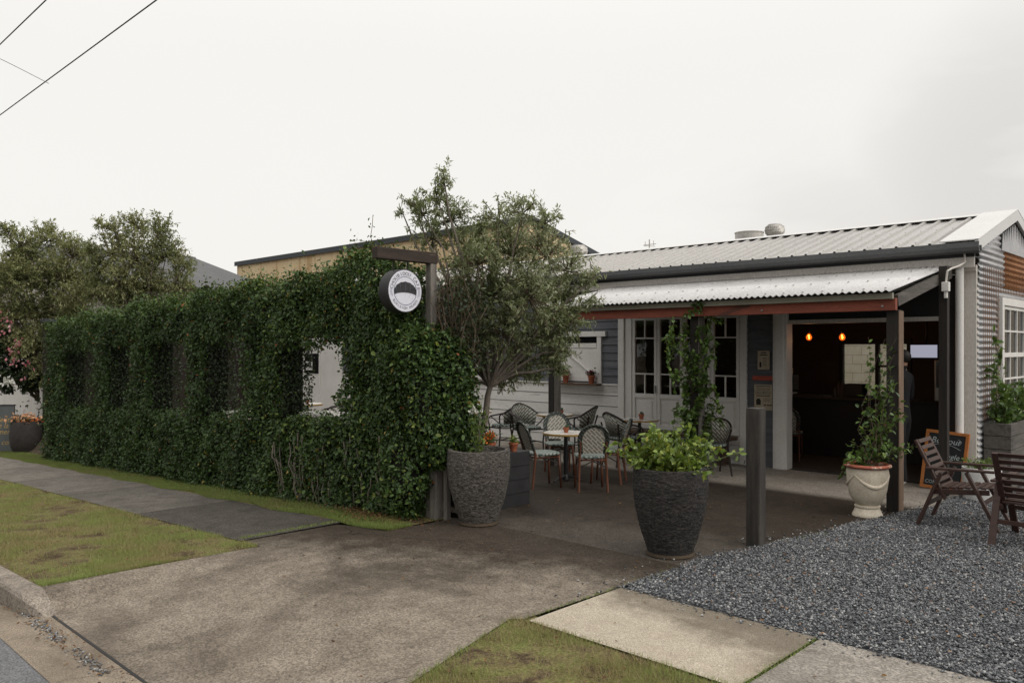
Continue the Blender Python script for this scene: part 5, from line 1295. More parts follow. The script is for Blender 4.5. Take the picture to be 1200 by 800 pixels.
# timber planter on the gable side with its climber and the wire trellis
tp_ = thing('timber_planter', 'weathered grey timber planter box against the corrugated gable wall', 'planter', (-2.5, 12, 0))
pm = MB(); x0, x1, y0, y1 = -2.72, -2.42, 11.30, 13.9
for k in range(5):
    z0 = .02 + k * .162; e = .003 * (k % 2)
    pm.box(x0, x1, y0 - e, y0 + .04, z0, z0 + .155); pm.box(x1 - .04, x1 + e, y0 + .042, y1, z0, z0 + .155)
pm.build('boards', M['grey_plank'], tp_, bevel=.004)
MB().box(x0, x1 - .045, y0 + .045, y1 - .02, .55, .74).build('soil', M['soil'], tp_)
tr_ = MB()
for y in frange(11.25, 13.9, 30): tr_.tube([(XR + .045, y, .85 if y < 12.02 or y > 13.6 else 2.48), (XR + .045, y, 2.78)], .0036, 4)
for z in frange(.9, 2.75, 15): tr_.tube([(XR + .05, 11.25, z), (XR + .05, 12.0 if z < 2.46 else 13.9, z)], .0036, 4)
tag(tr_.build('wire_trellis', M['rust']), 'rusty wire mesh trellis fixed on the corrugated gable wall', 'trellis')
tw = []
for i in range(60):
    y = rng.uniform(11.4, 13.2) if rng.random() < .8 else 11.5; b_ = np.array([-2.55, y, .74]); hh = rng.uniform(.12, .5) + .15 * math.exp(-((y - 12.0) / .5) ** 2)
    tw.append(curve(b_, b_ + [rng.normal() * .09 + .05, rng.normal() * .15, hh], 4, .04, .05))
for i in range(7):
    b_ = np.array([-2.60, 11.55 + rng.normal() * .1, .74]); tw.append(curve(b_, b_ + [-.03, rng.normal() * .12 - .03, rng.uniform(.7, 1.35)], 7, 0, .03))
t = twig_plant('planter_climber', 'large-leaved green climber in the grey timber planter, reaching up the trellis', 'plant', (-2.55, 12, .74), tw, 15, .105, .062, M['vine_leaf'], .8, .005, 'stem_green', rng.uniform(.1, .93, len(tw) * 15))
# ================================================================== FURNITURE
def arch(w, z0, z1, n=14, yo=lambda z: 0.0):
    """outline of a rounded back: up one side, over, down the other"""
    r = w; zc = z1 - r * 1.0; pts = [(-w * .86, z0)]
    for i in range(n + 1):
        a = PI - PI * i / n; pts.append((w * math.cos(a), zc + r * math.sin(a)))
    pts.append((w * .86, z0)); return pts
def side_chair(label):
    t = thing('bistro_chair', label, 'chair', (0, 0, 0), 0, 'brown-framed woven bistro chairs round the white table')
    lean = lambda z: -.165 - (z - .42) * .36
    o = arch(.185, .45, .83); ctr = MB()
    fr = [(x, lean(z), z) for x, z in o]
    # woven border (a flat band round the arch) and the panel inside
    bd = MB(); inn = [(x * .76, .47 + (z - .45) * .86) for x, z in o]
    k = len(o); V = [(x, lean(z) - .004, z) for x, z in o] + [(x, lean(z) - .004, z) for x, z in inn] + [(x, lean(z) + .014, z) for x, z in o] + [(x, lean(z) + .014, z) for x, z in inn]
    F = [(i, i + 1, k + i + 1, k + i) for i in range(k - 1)] + [(2 * k + i, 3 * k + i, 3 * k + i + 1, 2 * k + i + 1) for i in range(k - 1)]
    F += [(i, 2 * k + i, 2 * k + i + 1, i + 1) for i in range(k - 1)] + [(k + i, k + i + 1, 3 * k + i + 1, 3 * k + i) for i in range(k - 1)]
    bd.add(V, F); bd.tube(fr, .015, 8)
    bd.build('back_border', M['weave_edge'], t, world=False, smooth=True)
    pn_ = MB().add([(x, lean(z) + .001, z) for x, z in inn] + [(x, lean(z) + .009, z) for x, z in inn], [tuple(range(k)), tuple(range(2 * k - 1, k - 1, -1))] + [(i, i + 1, k + i + 1, k + i) for i in range(k - 1)])
    pn_.build('backrest', M['weave_back'], t, world=False)
    st_ = MB(); sp_ = []
    for i in range(28):
        a = 2 * PI * i / 28; c, s = math.cos(a), math.sin(a); e = .62
        sp_.append((.2 * math.copysign(abs(c) ** e, c), .2 * math.copysign(abs(s) ** e, s)))
    st_.prism(sp_, .41, .44); st_.build('seat', M['weave_seat'], t, world=False, bevel=.012)
    for sx_ in (-1, 1):
        MB().tube([(sx_ * .155, .155, .41), (sx_ * .175, .18, .0)], [.016, .014], 8).build('leg', M['bamboo'], t, world=False, smooth=True)
        MB().tube([(sx_ * .16, lean(.62) - .002, .62), (sx_ * .162, -.165, .42), (sx_ * .178, -.215, .0)], [.015, .016, .014], 8).build('leg', M['bamboo'], t, world=False, smooth=True)
    sfm = MB()
    for sx_ in (-1, 1): sfm.tube([(sx_ * .16, .155, .385), (sx_ * .163, -.165, .385)], .011, 6)
    for y in (.155, -.168): sfm.tube([(-.16, y, .388), (.16, y, .388)], .011, 6)
    sfm.build('seat_frame', M['bamboo'], t, world=False, smooth=True)
    for y0_, y1_ in ((-.180, -.172), (.162, .16)):
        MB().tube([(-.166, y0_, .30), (0, y1_, .375), (.166, y0_, .30)], .008, 6).build('brace', M['dark_cane'], t, world=False, smooth=True)
    for sx_ in (-1, 1): MB().tube([(sx_ * .166, .165, .28), (sx_ * .164, 0, .375), (sx_ * .17, -.185, .28)], .008, 6).build('brace', M['dark_cane'], t, world=False, smooth=True)
    return t
def arm_chair(label):
    t = thing('cane_armchair', label, 'chair', (0, 0, 0), 0, 'dark cane armchairs along the white wall')
    rim = []
    for i in range(21):
        a = R_(200) + (R_(340) - R_(200)) * i / 20 - 0; u = abs(i - 10) / 10
        rim.append((.265 * math.cos(a) * 1.0, .02 + .30 * math.sin(a), .80 - .16 * u ** 1.6))
    arms = [(-.235, .17, .585)] + rim + [(.235, .17, .585)]
    arms = [(-.225, .20, .42), (-.245, .215, .54)] + arms + [(.245, .215, .54), (.225, .20, .42)]
    MB().tube(arms, .014, 8).build('arm_rail', M['dark_cane'], t, world=False, smooth=True)
    V = []; k = len(rim)
    for (x, y, z) in rim: V += [(x * .985, y * .985, z), (x * .74, .01 + y * .72, .44 + (z - .64) * .1)]
    MB().add(V, [(2 * i, 2 * i + 1, 2 * i + 3, 2 * i + 2) for i in range(k - 1)]).build('backrest', M['weave_dark'], t, world=False, smooth=True, solid=.012)
    sp_ = [(.205 * math.copysign(abs(math.cos(a)) ** .6, math.cos(a)), .01 + .205 * math.copysign(abs(math.sin(a)) ** .6, math.sin(a))) for a in [2 * PI * i / 28 for i in range(28)]]
    MB().prism(sp_, .40, .432).build('seat', M['weave_seat'], t, world=False, bevel=.01)
    for sx_ in (-1, 1):
        MB().tube([(sx_ * .225, .20, .42), (sx_ * .205, .185, .2), (sx_ * .2, .20, 0)], .014, 8).build('leg', M['dark_cane'], t, world=False, smooth=True)
        MB().tube([(sx_ * .20, -.225, .64), (sx_ * .165, -.17, .42), (sx_ * .2, -.25, 0)], .014, 8).build('leg', M['dark_cane'], t, world=False, smooth=True)
    b_ = MB().tube([(-.2, .185, .39), (.2, .185, .39)], .011, 6); b_.tube([(-.17, -.17, .39), (.17, -.17, .39)], .011, 6); c_ = MB().tube([(-.195, .0, .17), (.195, .0, .17)], .009, 6)
    for sx_ in (-1, 1):
        b_.tube([(sx_ * .2, .185, .385), (sx_ * .17, -.17, .385)], .011, 6); c_.tube([(sx_ * .203, .19, .17), (sx_ * .19, -.215, .17)], .009, 6)
        MB().tube([(sx_ * .235, .17, .58), (sx_ * .215, .03, .47), (sx_ * .2, -.06, .41)], .010, 6).build('brace', M['dark_cane'], t, world=False, smooth=True)
    b_.build('seat_frame', M['dark_cane'], t, world=False, smooth=True); c_.build('stretcher', M['dark_cane'], t, world=False, smooth=True)
    return t
def cafe_table(label, r=.30, h=.64, top='marble'):
    t = thing('cafe_table', label, 'table', (0, 0, 0), 0, 'small round cafe tables on the patio')
    tp__ = MB().lathe([(r - .006, h - .022), (r - .004, h), (r - .004, h + .001)], 44).build('tabletop', M[top], t, world=False, smooth=True)
    MB().lathe([(r - .004, h - .026), (r + .003, h - .022), (r + .003, h - .003), (r - .004, h - .001)], 44).build('rim', M['brass'], tp__, world=False, smooth=True)
    MB().lathe([(.03, .03), (.026, .2), (.036, .3), (.026, .4), (.026, h - .06), (.06, h - .03)], 16).build('column', M['iron'], t, world=False, smooth=True)
    fb_ = MB().lathe([(.05, .02), (.045, .06), (.03, .09)], 16)
    for k in range(3):
        a = 2 * PI * k / 3 + .4; fb_.tube([(.02 * math.cos(a), .02 * math.sin(a), .07), (.14 * math.cos(a), .14 * math.sin(a), .05), (.21 * math.cos(a), .21 * math.sin(a), .012)], [.02, .016, .014], 8)
    fb_.build('foot', M['iron'], t, world=False, smooth=True)
    return t
T1 = (-6.85, 8.12); T2 = (-8.86, 10.22); T3 = (-7.29, 10.43); T4 = (-6.17, 10.40); T5 = (-10.3, 9.72); T6 = (-12.75, 7.75)
tb = cafe_table('pale table with brass rim in mid patio, ringed by brown bistro chairs'); tb.location = (*T1, 0)
dup(tb, (*T2, 0), .5, 'small table half hidden behind the verandah post, against the white wall')
dup(tb, (*T3, 0), .9, 'brass-rimmed table by the first folding window')
dup(tb, (*T4, 0), 1.3, 'brass-rimmed table behind the middle vine-covered post', )
dup(tb, (*T5, 0), .2, 'leftmost patio table, beside the hedge end and the olive tree')
dup(tb, (*T6, 0), .2, 'pale table seen through the widest hedge opening', (1.25, 1.25, 1.18))
c0 = side_chair('bistro chair with its lattice back turned to the street, nearest at the white table')
c0.location = (-6.21, 7.84, 0); c0.rotation_euler = (0, 0, fz(-.66, .62))
dup(c0, (-6.80, 7.60, 0), fz(.35, .80), 'bistro chair seen from the side left of the white table, next to the black planter')
dup(c0, (-7.30, 8.52, 0), fz(.46, -.39), 'bistro chair facing the street on the far side of the white table')
dup(c0, (-6.40, 8.43, 0), fz(-.75, -.35), 'bistro chair seen from the side right of the white table')
a0 = arm_chair('dark cane armchair seen from the side beside the leftmost table')
a0.location = (-9.80, 9.98, 0); a0.rotation_euler = (0, 0, fz(-.9, -.35))
dup(a0, (-9.25, 9.95, 0), fz(.75, -.2), 'dark cane armchair just left of the square verandah post')
dup(a0, (-8.42, 10.36, 0), fz(-.95, -.3), 'dark cane armchair leaning by the white wall, right of the square post')
dup(a0, (-7.18, 9.80, 0), fz(.25, .95), 'dark cane armchair by the first folding window, behind the right bistro chair')
dup(a0, (-5.78, 10.0, 0), fz(-.6, .5), 'dark cane armchair behind the bright potted shrub')
dup(a0, (-12.45, 7.25, 0), fz(-.2, .9), 'rounded chair back seen over the ledge in the widest hedge opening', (1.1, 1.1, 1.08))
dup(a0, (-12.35, 8.25, 0), fz(-.6, -.6), 'second rounded chair back seen through the widest hedge opening, farther in', (1.1, 1.1, 1.14))
dup(c0, (-5.62, 12.1, .012), fz(-.3, 1), 'bistro chair just inside the dark doorway, by the white post')
cactus((T1[0] + .03, T1[1] - .03, .641), 'terracotta cactus pot on the pale marble table')
cactus((T2[0] + .10, T2[1] + .05, .641), 'terracotta cactus pot on the table behind the square post')
cactus((T3[0] + .02, T3[1] + .02, .641), 'terracotta cactus pot on the table by the first folding window', .042, .08)
cactus((T5[0] + .16, T5[1] + .12, .641), 'terracotta cactus pot on the leftmost patio table')
cactus((T6[0] + .12, T6[1] + .05, .757), 'terracotta pot on the table seen through the hedge opening')
for px_, lb_ in ((663, 'left terracotta pot of dark red flowers on the hatch shelf'), (693, 'right terracotta pot of dark red flowers on the hatch shelf')):
    l = (px_ - 600) / FPX; t_ = (YF - .14) / (FW[1] + l * RT[1]); q = at(px_, 448, t_)
    t = thing('potted_flower', lb_, 'potted plant', (q.x, q.y, 1.135), 0, 'terracotta pots on the hatch shelf'); tpot(t, .062, .15)
    c_ = rng.normal(size=(70, 3)) * [.035, .035, .028] + [0, 0, .18]; leaves('flowers', c_, rdir(70, .6), rdir(70), .04, .028, M['red_petal'], t, world=False)
    c_ = rng.normal(size=(50, 3)) * [.035, .035, .02] + [0, 0, .16]; leaves('foliage', c_, rdir(50, .6), rdir(50), .045, .02, M['dark_leaf'], t, world=False)
bn = thing('bench', 'dark timber bench running below the white folding windows', 'bench', (-7, 10.85, 0))
MB().box(-8.0, -5.93, 10.74, 11.04, .37, .42).build('seat', M['bench'], bn, bevel=.005)
for x in (-7.8, -6.95, -6.1): MB().box(x - .03, x + .03, 10.78, 11.02, 0, .368).build('leg', M['bench'], bn)
# timber armchairs on the gravel
def timber_chair(label):
    t = thing('timber_armchair', label, 'chair', (0, 0, 0), 0, 'slatted brown timber armchairs on the gravel')
    W_ = .255
    for s_ in (-1, 1):
        x = s_ * W_
        MB().bar((x, .06, .555), (x, .34, 0), .030, .058, (1, 0, 0)).build('leg', M['jarrah'], t, world=False, bevel=.004)
        MB().bar((x, -.16, .53), (x, -.37, 0), .030, .058, (1, 0, 0)).build('leg', M['jarrah'], t, world=False, bevel=.004)
        MB().bar((x, -.30, .565), (x, .30, .578), .062, .022).build('armrest', M['jarrah'], t, world=False, bevel=.004)
        MB().bar((x * .86, -.13, .27), (x * .86, -.40, .83), .026, .05, (1, 0, 0)).build('back_post', M['jarrah'], t, world=False, bevel=.004)
        MB().bar((x * .87, -.24, .335), (x * .87, .25, .375), .024, .05).build('seat_rail', M['jarrah'], t, world=False, bevel=.004)
    bk = MB()
    for i in range(8):
        u = .2 + .77 * i / 7; bk.bar((-W_ * .80, -.13 - .27 * u + .012, .27 + .56 * u), (W_ * .80, -.13 - .27 * u + .012, .27 + .56 * u), .016, .040, (0, -.43, .9))
    bk.build('backrest', M['jarrah'], t, world=False, bevel=.003)
    se = MB()
    for i in range(8):
        y = -.20 + .46 * i / 7; se.bar((-W_ * .84, y, .375 + .08 * (y + .2)), (W_ * .84, y, .375 + .08 * (y + .2)), .044, .018)
    se.build('seat', M['jarrah'], t, world=False, bevel=.003)
    for y_, z_ in ((-.285, .21), (.205, .27)): MB().bar((-W_ * .95, y_, z_), (W_ * .95, y_, z_), .02, .04).build('stretcher', M['jarrah'], t, world=False, bevel=.003)
    return t
w0 = timber_chair('brown slatted timber armchair seen from its side, in front of the chalkboard')
w0.location = (-2.28, 8.83, .004); w0.rotation_euler = (0, 0, fz(1, .03))
dup(w0, (-1.60, 8.40, .004), fz(.06, 1), 'brown slatted timber armchair with its back to the street, cut by the right edge')
# chalkboard
q0 = gp(1078, 571); q1 = gp(1128, 577); cx = (q0.x + q1.x) / 2; cy = (q0.y + q1.y) / 2
dv = Vector((q1.x - q0.x, q1.y - q0.y, 0)); bw_ = .50; dv.normalize()
ch = thing('chalkboard', 'chalkboard in an orange timber frame leaning in front of the open cafe front', 'sign', (cx, cy, 0), math.atan2(dv.y, dv.x))
TB = Matrix.Rotation(R_(-9), 4, 'X') @ Matrix.Rotation(R_(3.5), 4, 'Y')
def cb(mb, nm, mt, par=None, **k): return mb.xf(TB).build(nm, mt, par or ch, world=False, **k)
H_ = .73; fw_ = .038
cb(MB().box(-bw_ / 2, bw_ / 2, -.012, .02, 0, fw_).box(-bw_ / 2, bw_ / 2, -.012, .02, H_ - fw_, H_).box(-bw_ / 2, -bw_ / 2 + fw_, -.012, .02, fw_, H_ - fw_).box(bw_ / 2 - fw_, bw_ / 2, -.012, .02, fw_, H_ - fw_), 'frame', M['orange_wood'], bevel=.003)
slate = cb(MB().box(-bw_ / 2 + fw_, bw_ / 2 - fw_, -.002, .014, fw_, H_ - fw_), 'slate', M['chalk_board'])
wr = MB()
for s_, x, z, sz, sh_ in (('Bonjour', -.01, .605, .105, .25), ('Bugle', .06, .42, .095, .3), ('C', -.15, .225, .06, .1), ('COME', -.115, .085, .06, .1), ('in', .10, .10, .055, .2)):
    wr.join(text_mb(s_, sz, 0, 'CENTER', sh_, 2), Matrix.Translation((x, -.004, z)) @ Matrix.Rotation(PI / 2, 4, 'X'))
pts = [(-.13 + .30 * i / 12, -.005, .555 + .03 * math.sin(PI * i / 12) - .04 * (i / 12)) for i in range(13)]
wr.tube(pts, .003, 4); wr.tube([(.13, -.005, .64), (.155, -.005, .63), (.145, -.005, .605), (.165, -.005, .6), (.14, -.005, .57)], .003, 4)
cb(wr, 'lettering', M['chalk'], slate)
for x in (-.2, .2): MB().bar((x, .2, 0), (x, .12, .55), .03, .02).build('strut', M['orange_wood'], ch, world=False)
# posters on the slate boards
def poster(name, label, pxa, pxb, ya, yb, mat, cat='poster'):
    la_ = (pxa - 600) / FPX; lb_ = (pxb - 600) / FPX; Y_ = YF - .028
    ta = Y_ / (FW[1] + la_ * RT[1]); tb_ = Y_ / (FW[1] + lb_ * RT[1]); a = at(pxa, ya, ta); c = at(pxb, yb, tb_)
    z1 = a.z; z0 = c.z - 0.0
    t = thing(name, label, cat, ((a.x + c.x) / 2, Y_, (z0 + z1) / 2)); w_ = c.x - a.x; h_ = z1 - z0
    p_ = MB().box(-w_ / 2, w_ / 2, -.004, .004, -h_ / 2, h_ / 2).build('sheet', mat, t, world=False)
    return t, w_, h_, p_
VT = Matrix.Rotation(PI / 2, 4, 'X')
t, w_, h_, p_ = poster('menu_poster', 'small framed cream menu poster on the slate boards, above the red strip', 888, 902, 411, 433, M['paper'])
MB().box(-w_ / 2 - .01, w_ / 2 + .01, -.003, .003, -h_ / 2 - .01, h_ / 2 + .01).build('frame', M['grey_plank'], t, world=False)
ik = MB()
for i, (wq, zq, hq) in enumerate(((.5, .40, .05), (.62, .28, .05), (.3, .12, .02), (.34, .04, .02), (.3, -.04, .02), (.36, -.12, .02), (.3, -.2, .02), (.34, -.28, .02))):
    xo = 0 if i < 2 else .08 * w_; ik.box(xo - wq * w_ / 2, xo + wq * w_ / 2, -.0055, -.0045, zq * h_ - hq * h_ / 2, zq * h_ + hq * h_ / 2)
ik.box(-.34 * w_, -.18 * w_, -.0055, -.0045, -.38 * h_, -.1 * h_); ik.build('print', M['ink'], p_, world=False)
t, w_, h_, p_ = poster('red_strip_sign', 'weathered red strip sign between the two cream posters', 882, 907, 440, 446, M['red_sign'], 'sign')
t, w_, h_, p_ = poster('event_poster', 'larger cream poster headed CHOUBIDOU below the red strip sign, partly behind the bollard', 884, 905, 450, 481, M['paper'])
ik = MB()
ik.join(text_mb('CHOUBIDOU', .058, 0, 'CENTER', 0, 2), Matrix.Translation((0, -.0055, .17 * h_)) @ VT @ Matrix.Scale(.72, 4, (1, 0, 0)))
for wq, zq, hq, xo in ((.84, .43, .028, 0), (.8, .34, .02, 0), (.7, .27, .015, 0), (.74, .06, .03, 0), (.4, -.04, .012, .2), (.36, -.09, .012, .2), (.4, -.14, .012, .2), (.12, -.30, .05, .1), (.12, -.30, .05, .28), (.12, -.30, .05, -.08 + .5)):
    ik.box((xo - wq / 2) * w_, min(.48, xo + wq / 2) * w_, -.0055, -.0045, (zq - hq / 2) * h_, (zq + hq / 2) * h_)
ik.prism([(-.38 * w_, -.30 * h_), (-.14 * w_, -.30 * h_), (-.12 * w_, -.14 * h_), (-.20 * w_, -.05 * h_), (-.32 * w_, -.05 * h_), (-.40 * w_, -.14 * h_)], -.0055, -.0045, 'y')
ik.build('print', M['ink'], p_, world=False)

# ================================================================== INSIDE THE CAFE
ct = thing('counter', 'black service counter in the dark of the open front', 'counter', (-5.5, 12.9, .012))
MB().box(-7.6, -3.25, 12.84, 13.5, .012, .93).build('front', M['counter'], ct)
MB().box(-7.65, -3.2, 12.80, 13.52, .93, .965).build('worktop', M['dark_timber'], ct, bevel=.004)
cm_ = thing('coffee_machine', 'dark coffee machine on the left of the counter, with cups on its top', 'coffee machine', (-6.45, 13.1, .965))
MB().box(-6.95, -6.05, 12.9, 13.4, 1.02, 1.30).build('body', M['black'], cm_, bevel=.02)
MB().box(-6.93, -6.07, 12.88, 13.38, .966, 1.0).build('drip_tray', M['steel'], cm_, bevel=.005)
for x in (-6.75, -6.5, -6.25): MB().tube([(x, 12.9, 1.08), (x, 12.8, 1.06), (x, 12.74, 1.05)], .016, 8).build('group_handle', M['counter'], cm_)
for i in range(11):
    x = -6.98 + .092 * i
    for j in range(2):
        c = thing('coffee_cup', 'off-white cup in the row stacked on top of the coffee machine', 'cup', (x, 12.98 + .12 * j, 1.30), 0, 'cups on top of the coffee machine')
        n_ = 2 if (i + j) % 3 else 1; mb = MB()
        for q in range(n_): mb.lathe([(.026, q * .05), (.036, q * .05 + .03), (.040, q * .05 + .062), (.036, q * .05 + .062), (.03, q * .05 + .02), (0, q * .05 + .015)], 12)
        mb.build('bowl', M['cup'], c, smooth=True, world=False)
for k, (px_, lab) in enumerate(((994, 'short dark bottle at the left of the row on the counter'), (1000, 'dark pointed sauce bottle on the counter, left of its twin'), (1005, 'dark pointed sauce bottle on the counter, right of its twin'))):
    q = at(px_, 470, 13.35); mb = MB().lathe([(.04, 0), (.042, .14 if k else .11), (.03, .17 if k else .13), (.012, .24 if k else .15), (.006, .27 if k else .16)], 14)
    b_ = mb.build('bottle', M['iron'] if k == 0 else M['dark_timber'], None, smooth=True); b_.location = (q.x, 12.95, .965); tag(b_, lab, 'bottle', 'bottles on the counter')
gm = MB().box(-.14, .14, -.12, .12, 0, .22); gm.box(-.12, .12, -.13, -.12, .03, .2); o = gm.build('register', M['counter'], None, bevel=.01); o.location = (-4.95, 13.05, .965); tag(o, 'dark till on the counter, behind the climber on the corner post', 'till')
mo = thing('monitor', 'small lit monitor high at the right of the open front', 'monitor', (-3.68, 12.2, 1.70))
MB().box(-3.87, -3.49, 12.18, 12.22, 1.605, 1.81).build('casing', M['counter'], mo, bevel=.004)
MB().box(-3.855, -3.505, 12.176, 12.179, 1.62, 1.797).build('screen', M['screen'], mo)
MB().tube([(-3.68, 12.23, 1.7), (-3.68, 12.3, 1.9), (-3.68, 12.3, 2.62)], .015, 8).build('bracket', M['iron'], mo)
gc = thing('glass_cabinet', 'grey glass-fronted cabinet on the counter below the monitor', 'cabinet', (-3.55, 13.1, .965))
MB().box(-3.75, -3.28, 12.88, 13.4, .967, 1.58).build('body', M['steel'], gc, bevel=.015)
MB().box(-3.72, -3.31, 12.868, 12.879, 1.17, 1.55).build('door', M['dark_glass'], gc); MB().box(-3.66, -3.37, 12.866, 12.879, 1.0, 1.06).build('vent_grille', M['iron'], gc)
for px_, py_, lab in ((948, 395, 'glowing amber pendant bulb, the left of the pair in the open front'), (987, 395, 'glowing amber pendant bulb, the right of the pair in the open front')):
    l = (px_ - 600) / FPX; t_ = 12.1 / (FW[1] + l * RT[1]); q = at(px_, py_, t_)
    p_ = thing('pendant_lamp', lab, 'lamp', (q.x, q.y, q.z), 0, 'amber pendant bulbs in the open front')
    MB().tube([(0, 0, .10), (0, 0, 2.62 - q.z)], .004, 6).build('cord', M['iron'], p_, world=False)
    MB().lathe([(.014, .055), (.018, .06), (.018, .10), (.008, .115)], 12).build('socket', M['iron'], p_, world=False, smooth=True)
    bb = MB().lathe([(.004, -.05), (.028, -.042), (.044, -.015), (.044, .008), (.028, .038), (.014, .056)], 20).build('bulb', M['bulb'], p_, world=False, smooth=True)
    MB().tube([(0, 0, -.022), (.006, 0, 0), (-.006, 0, .012), (0, 0, .034)], .009, 6).build('filament', M['filament'], bb, world=False)
    ll = bpy.data.lights.new('pendant_light', 'POINT'); ll.energy = 2.6; ll.color = (1.0, 0.55, 0.25); ll.shadow_soft_size = .05
    lo_ = bpy.data.objects.new('pendant_light', ll); COL.objects.link(lo_); lo_.parent = p_; lo_.location = (0, 0, -.07)

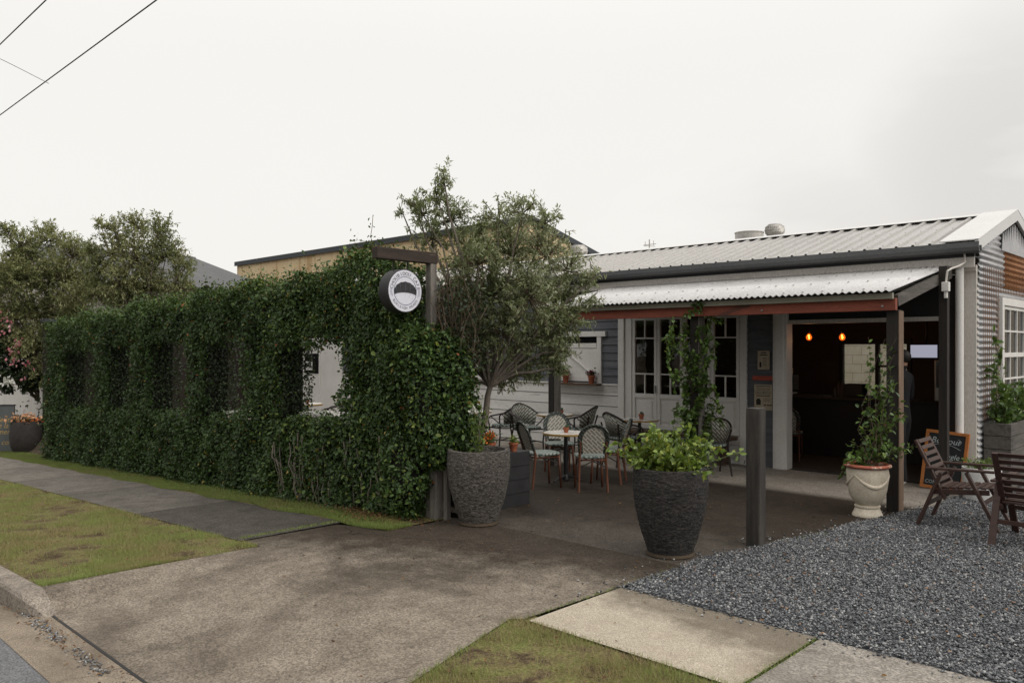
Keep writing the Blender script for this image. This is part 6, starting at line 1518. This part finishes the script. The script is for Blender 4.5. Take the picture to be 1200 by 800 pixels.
# ================================================================== PERSON
def person():
    q = Vector((-3.50, 10.74, 0.0)); t = thing('person', 'person in dark clothes and white shoes standing in the open front behind the corner post', 'person', tuple(q), fz(-.92, .10))
    # local: faces +y
    J = {'pel': (0, 0, .93, .135, .105), 'sp1': (0, .005, 1.08, .125, .095), 'ch': (0, .0, 1.27, .155, .105), 'sh': (0, -.01, 1.40, .12, .085), 'nk': (0, .0, 1.47, .055, .055), 'hd0': (0, .012, 1.545, .07, .08), 'hd1': (0, .014, 1.63, .078, .095), 'hd2': (0, .004, 1.70, .055, .065)}
    ed = [('pel', 'sp1'), ('sp1', 'ch'), ('ch', 'sh'), ('sh', 'nk'), ('nk', 'hd0'), ('hd0', 'hd1'), ('hd1', 'hd2')]
    for s_, nm in ((-1, 'l'), (1, 'r')):
        f = .06 if s_ > 0 else -.05
        J.update({nm + 'h': (s_ * .09, 0, .86, .095, .10), nm + 'k': (s_ * .10, f * .6 + .02, .49, .066, .07), nm + 'a': (s_ * .105, f - .02, .09, .046, .05), nm + 'm': (s_ * .11, f + .06, .045, .044, .04), nm + 't': (s_ * .115, f + .16, .035, .04, .03),
                  nm + 's': (s_ * .175, -.01, 1.385, .062, .062), nm + 'e': (s_ * .225, -.01, 1.10, .05, .05)})
        ed += [('pel', nm + 'h'), (nm + 'h', nm + 'k'), (nm + 'k', nm + 'a'), (nm + 'a', nm + 'm'), (nm + 'm', nm + 't'), ('sh', nm + 's'), (nm + 's', nm + 'e')]
        if s_ > 0: J.update({'rw': (.15, .20, 1.18, .03, .033), 'rp': (.135, .265, 1.215, .032, .022)})       # raised forearm
        else: J.update({'lw': (-.215, .08, .87, .03, .033), 'lp': (-.21, .10, .79, .02, .035)})
        w_ = nm + 'w'; p_ = nm + 'p'; ed += [(nm + 'e', w_), (w_, p_)]
        P_ = Vector(J[p_][:3]); d = (P_ - Vector(J[w_][:3])).normalized(); side = Vector((1, 0, 0)) if s_ > 0 else Vector((0, 1, 0)); pal = d.cross(side).normalized()
        for k in range(4):
            a = P_ + side * (.022 * (1.5 - k) * .8) + d * .03; L_ = (.045, .052, .05, .038)[k]
            n1, n2, n3 = f'{nm}f{k}a', f'{nm}f{k}b', f'{nm}f{k}c'
            J[n1] = (*a, .0095, .0095); J[n2] = (*(a + d * L_ * .6 + pal * .006), .0088, .0088); J[n3] = (*(a + d * L_ + pal * .02), .0075, .0075)
            ed += [(p_, n1), (n1, n2), (n2, n3)]
        th = P_ + side * .035 * (1 if s_ > 0 else 1) + pal * .012; J[nm + 'th'] = (*th, .011, .011); J[nm + 'tt'] = (*(th + d * .035 + side * .012), .009, .009); ed += [(p_, nm + 'th'), (nm + 'th', nm + 'tt')]
    names = list(J); idx = {n: i for i, n in enumerate(names)}
    me = bpy.data.meshes.new('body'); me.from_pydata([J[n][:3] for n in names], [(idx[a], idx[c]) for a, c in ed], [])
    o = bpy.data.objects.new('body_skeleton', me); COL.objects.link(o)
    md = o.modifiers.new('skin', 'SKIN'); md.use_smooth_shade = True; md.branch_smoothing = .4
    for n in names: me.skin_vertices[0].data[idx[n]].radius = J[n][3:5]; me.skin_vertices[0].data[idx[n]].use_root = (n == 'pel')
    o.modifiers.new('sub', 'SUBSURF').levels = 2
    dg = bpy.context.evaluated_depsgraph_get(); bme = bpy.data.meshes.new_from_object(o.evaluated_get(dg))
    bpy.data.objects.remove(o)
    body = bpy.data.objects.new('body', bme); COL.objects.link(body); body.parent = t; bme.name = 'body'
    bme.materials.clear()
    for k in ('skin', 'cloth_dark', 'cloth_grey', 'shoe'): bme.materials.append(M[k])
    for p_ in bme.polygons:
        x, y, z = p_.center; hand = (x > .1 and y > .17 and z > 1.0 and z < 1.3) or (x < -.16 and z < .88 and z > .6 and x < -.17)
        p_.material_index = 3 if z < .085 else 2 if z < .96 and not (x < -.17) else 0 if z > 1.53 or hand else 1; p_.use_smooth = True
    hm = MB().ball((0, -.010, 1.645), .092, .92, 1.08, 1.0, 18, 12)
    hm.v = [(x, y, z) if not (y > .045 and z < 1.69) else (x, .045, z) for x, y, z in hm.v]
    hm.v = [(x, y, max(z, 1.56)) for x, y, z in hm.v]
    hm.build('hair', M['hair'], t, smooth=True, world=False)
    fm_ = MB().ball((0, .103, 1.605), .016, .7, 1, 1.2, 8, 6); fm_.build('nose', M['skin'], t, smooth=True, world=False)
    for s_ in (-1, 1):
        MB().ball((s_ * .03, .088, 1.63), .011, 1.2, .7, .7, 8, 6).build('eye', M['eye'], t, smooth=True, world=False)
        MB().ball((s_ * .079, .0, 1.61), .026, .4, .8, 1.2, 8, 6).build('ear', M['skin'], t, smooth=True, world=False)
    MB().ball((0, .095, 1.563), .018, 1.3, .5, .3, 8, 6).build('mouth', M['urn_rim'], t, smooth=True, world=False)
person()

# ================================================================== WIRES
def wire(name, label, p, q, r, mat, sag):
    p = Vector(p); q = Vector(q); pts = []
    for i in range(61):
        u = i / 60; c = p.lerp(q, u); c.z -= sag * 4 * u * (1 - u); pts.append(c)
    tag(MB().tube(pts, r, 6).build(name, mat), label, 'wire')
wire('power_line', 'upper dark overhead wire crossing the top left corner', (-70, 4.22, 7.35), (50, 4.28, 7.85), .011, M['wire'], .0)
wire('power_line', 'lower and longer dark overhead wire crossing the top left of the sky', (-70, 4.9, 6.85), (50, 5.25, 7.35), .012, M['wire'], .0)
a_ = at(57, 98, 15.7); c_ = at(0, 77, 14.4); wire('service_wire', 'thin grey wire meeting the longer overhead wire at the left', a_, a_ + (c_ - a_) * 7, .006, M['thin_wire'], -.25)
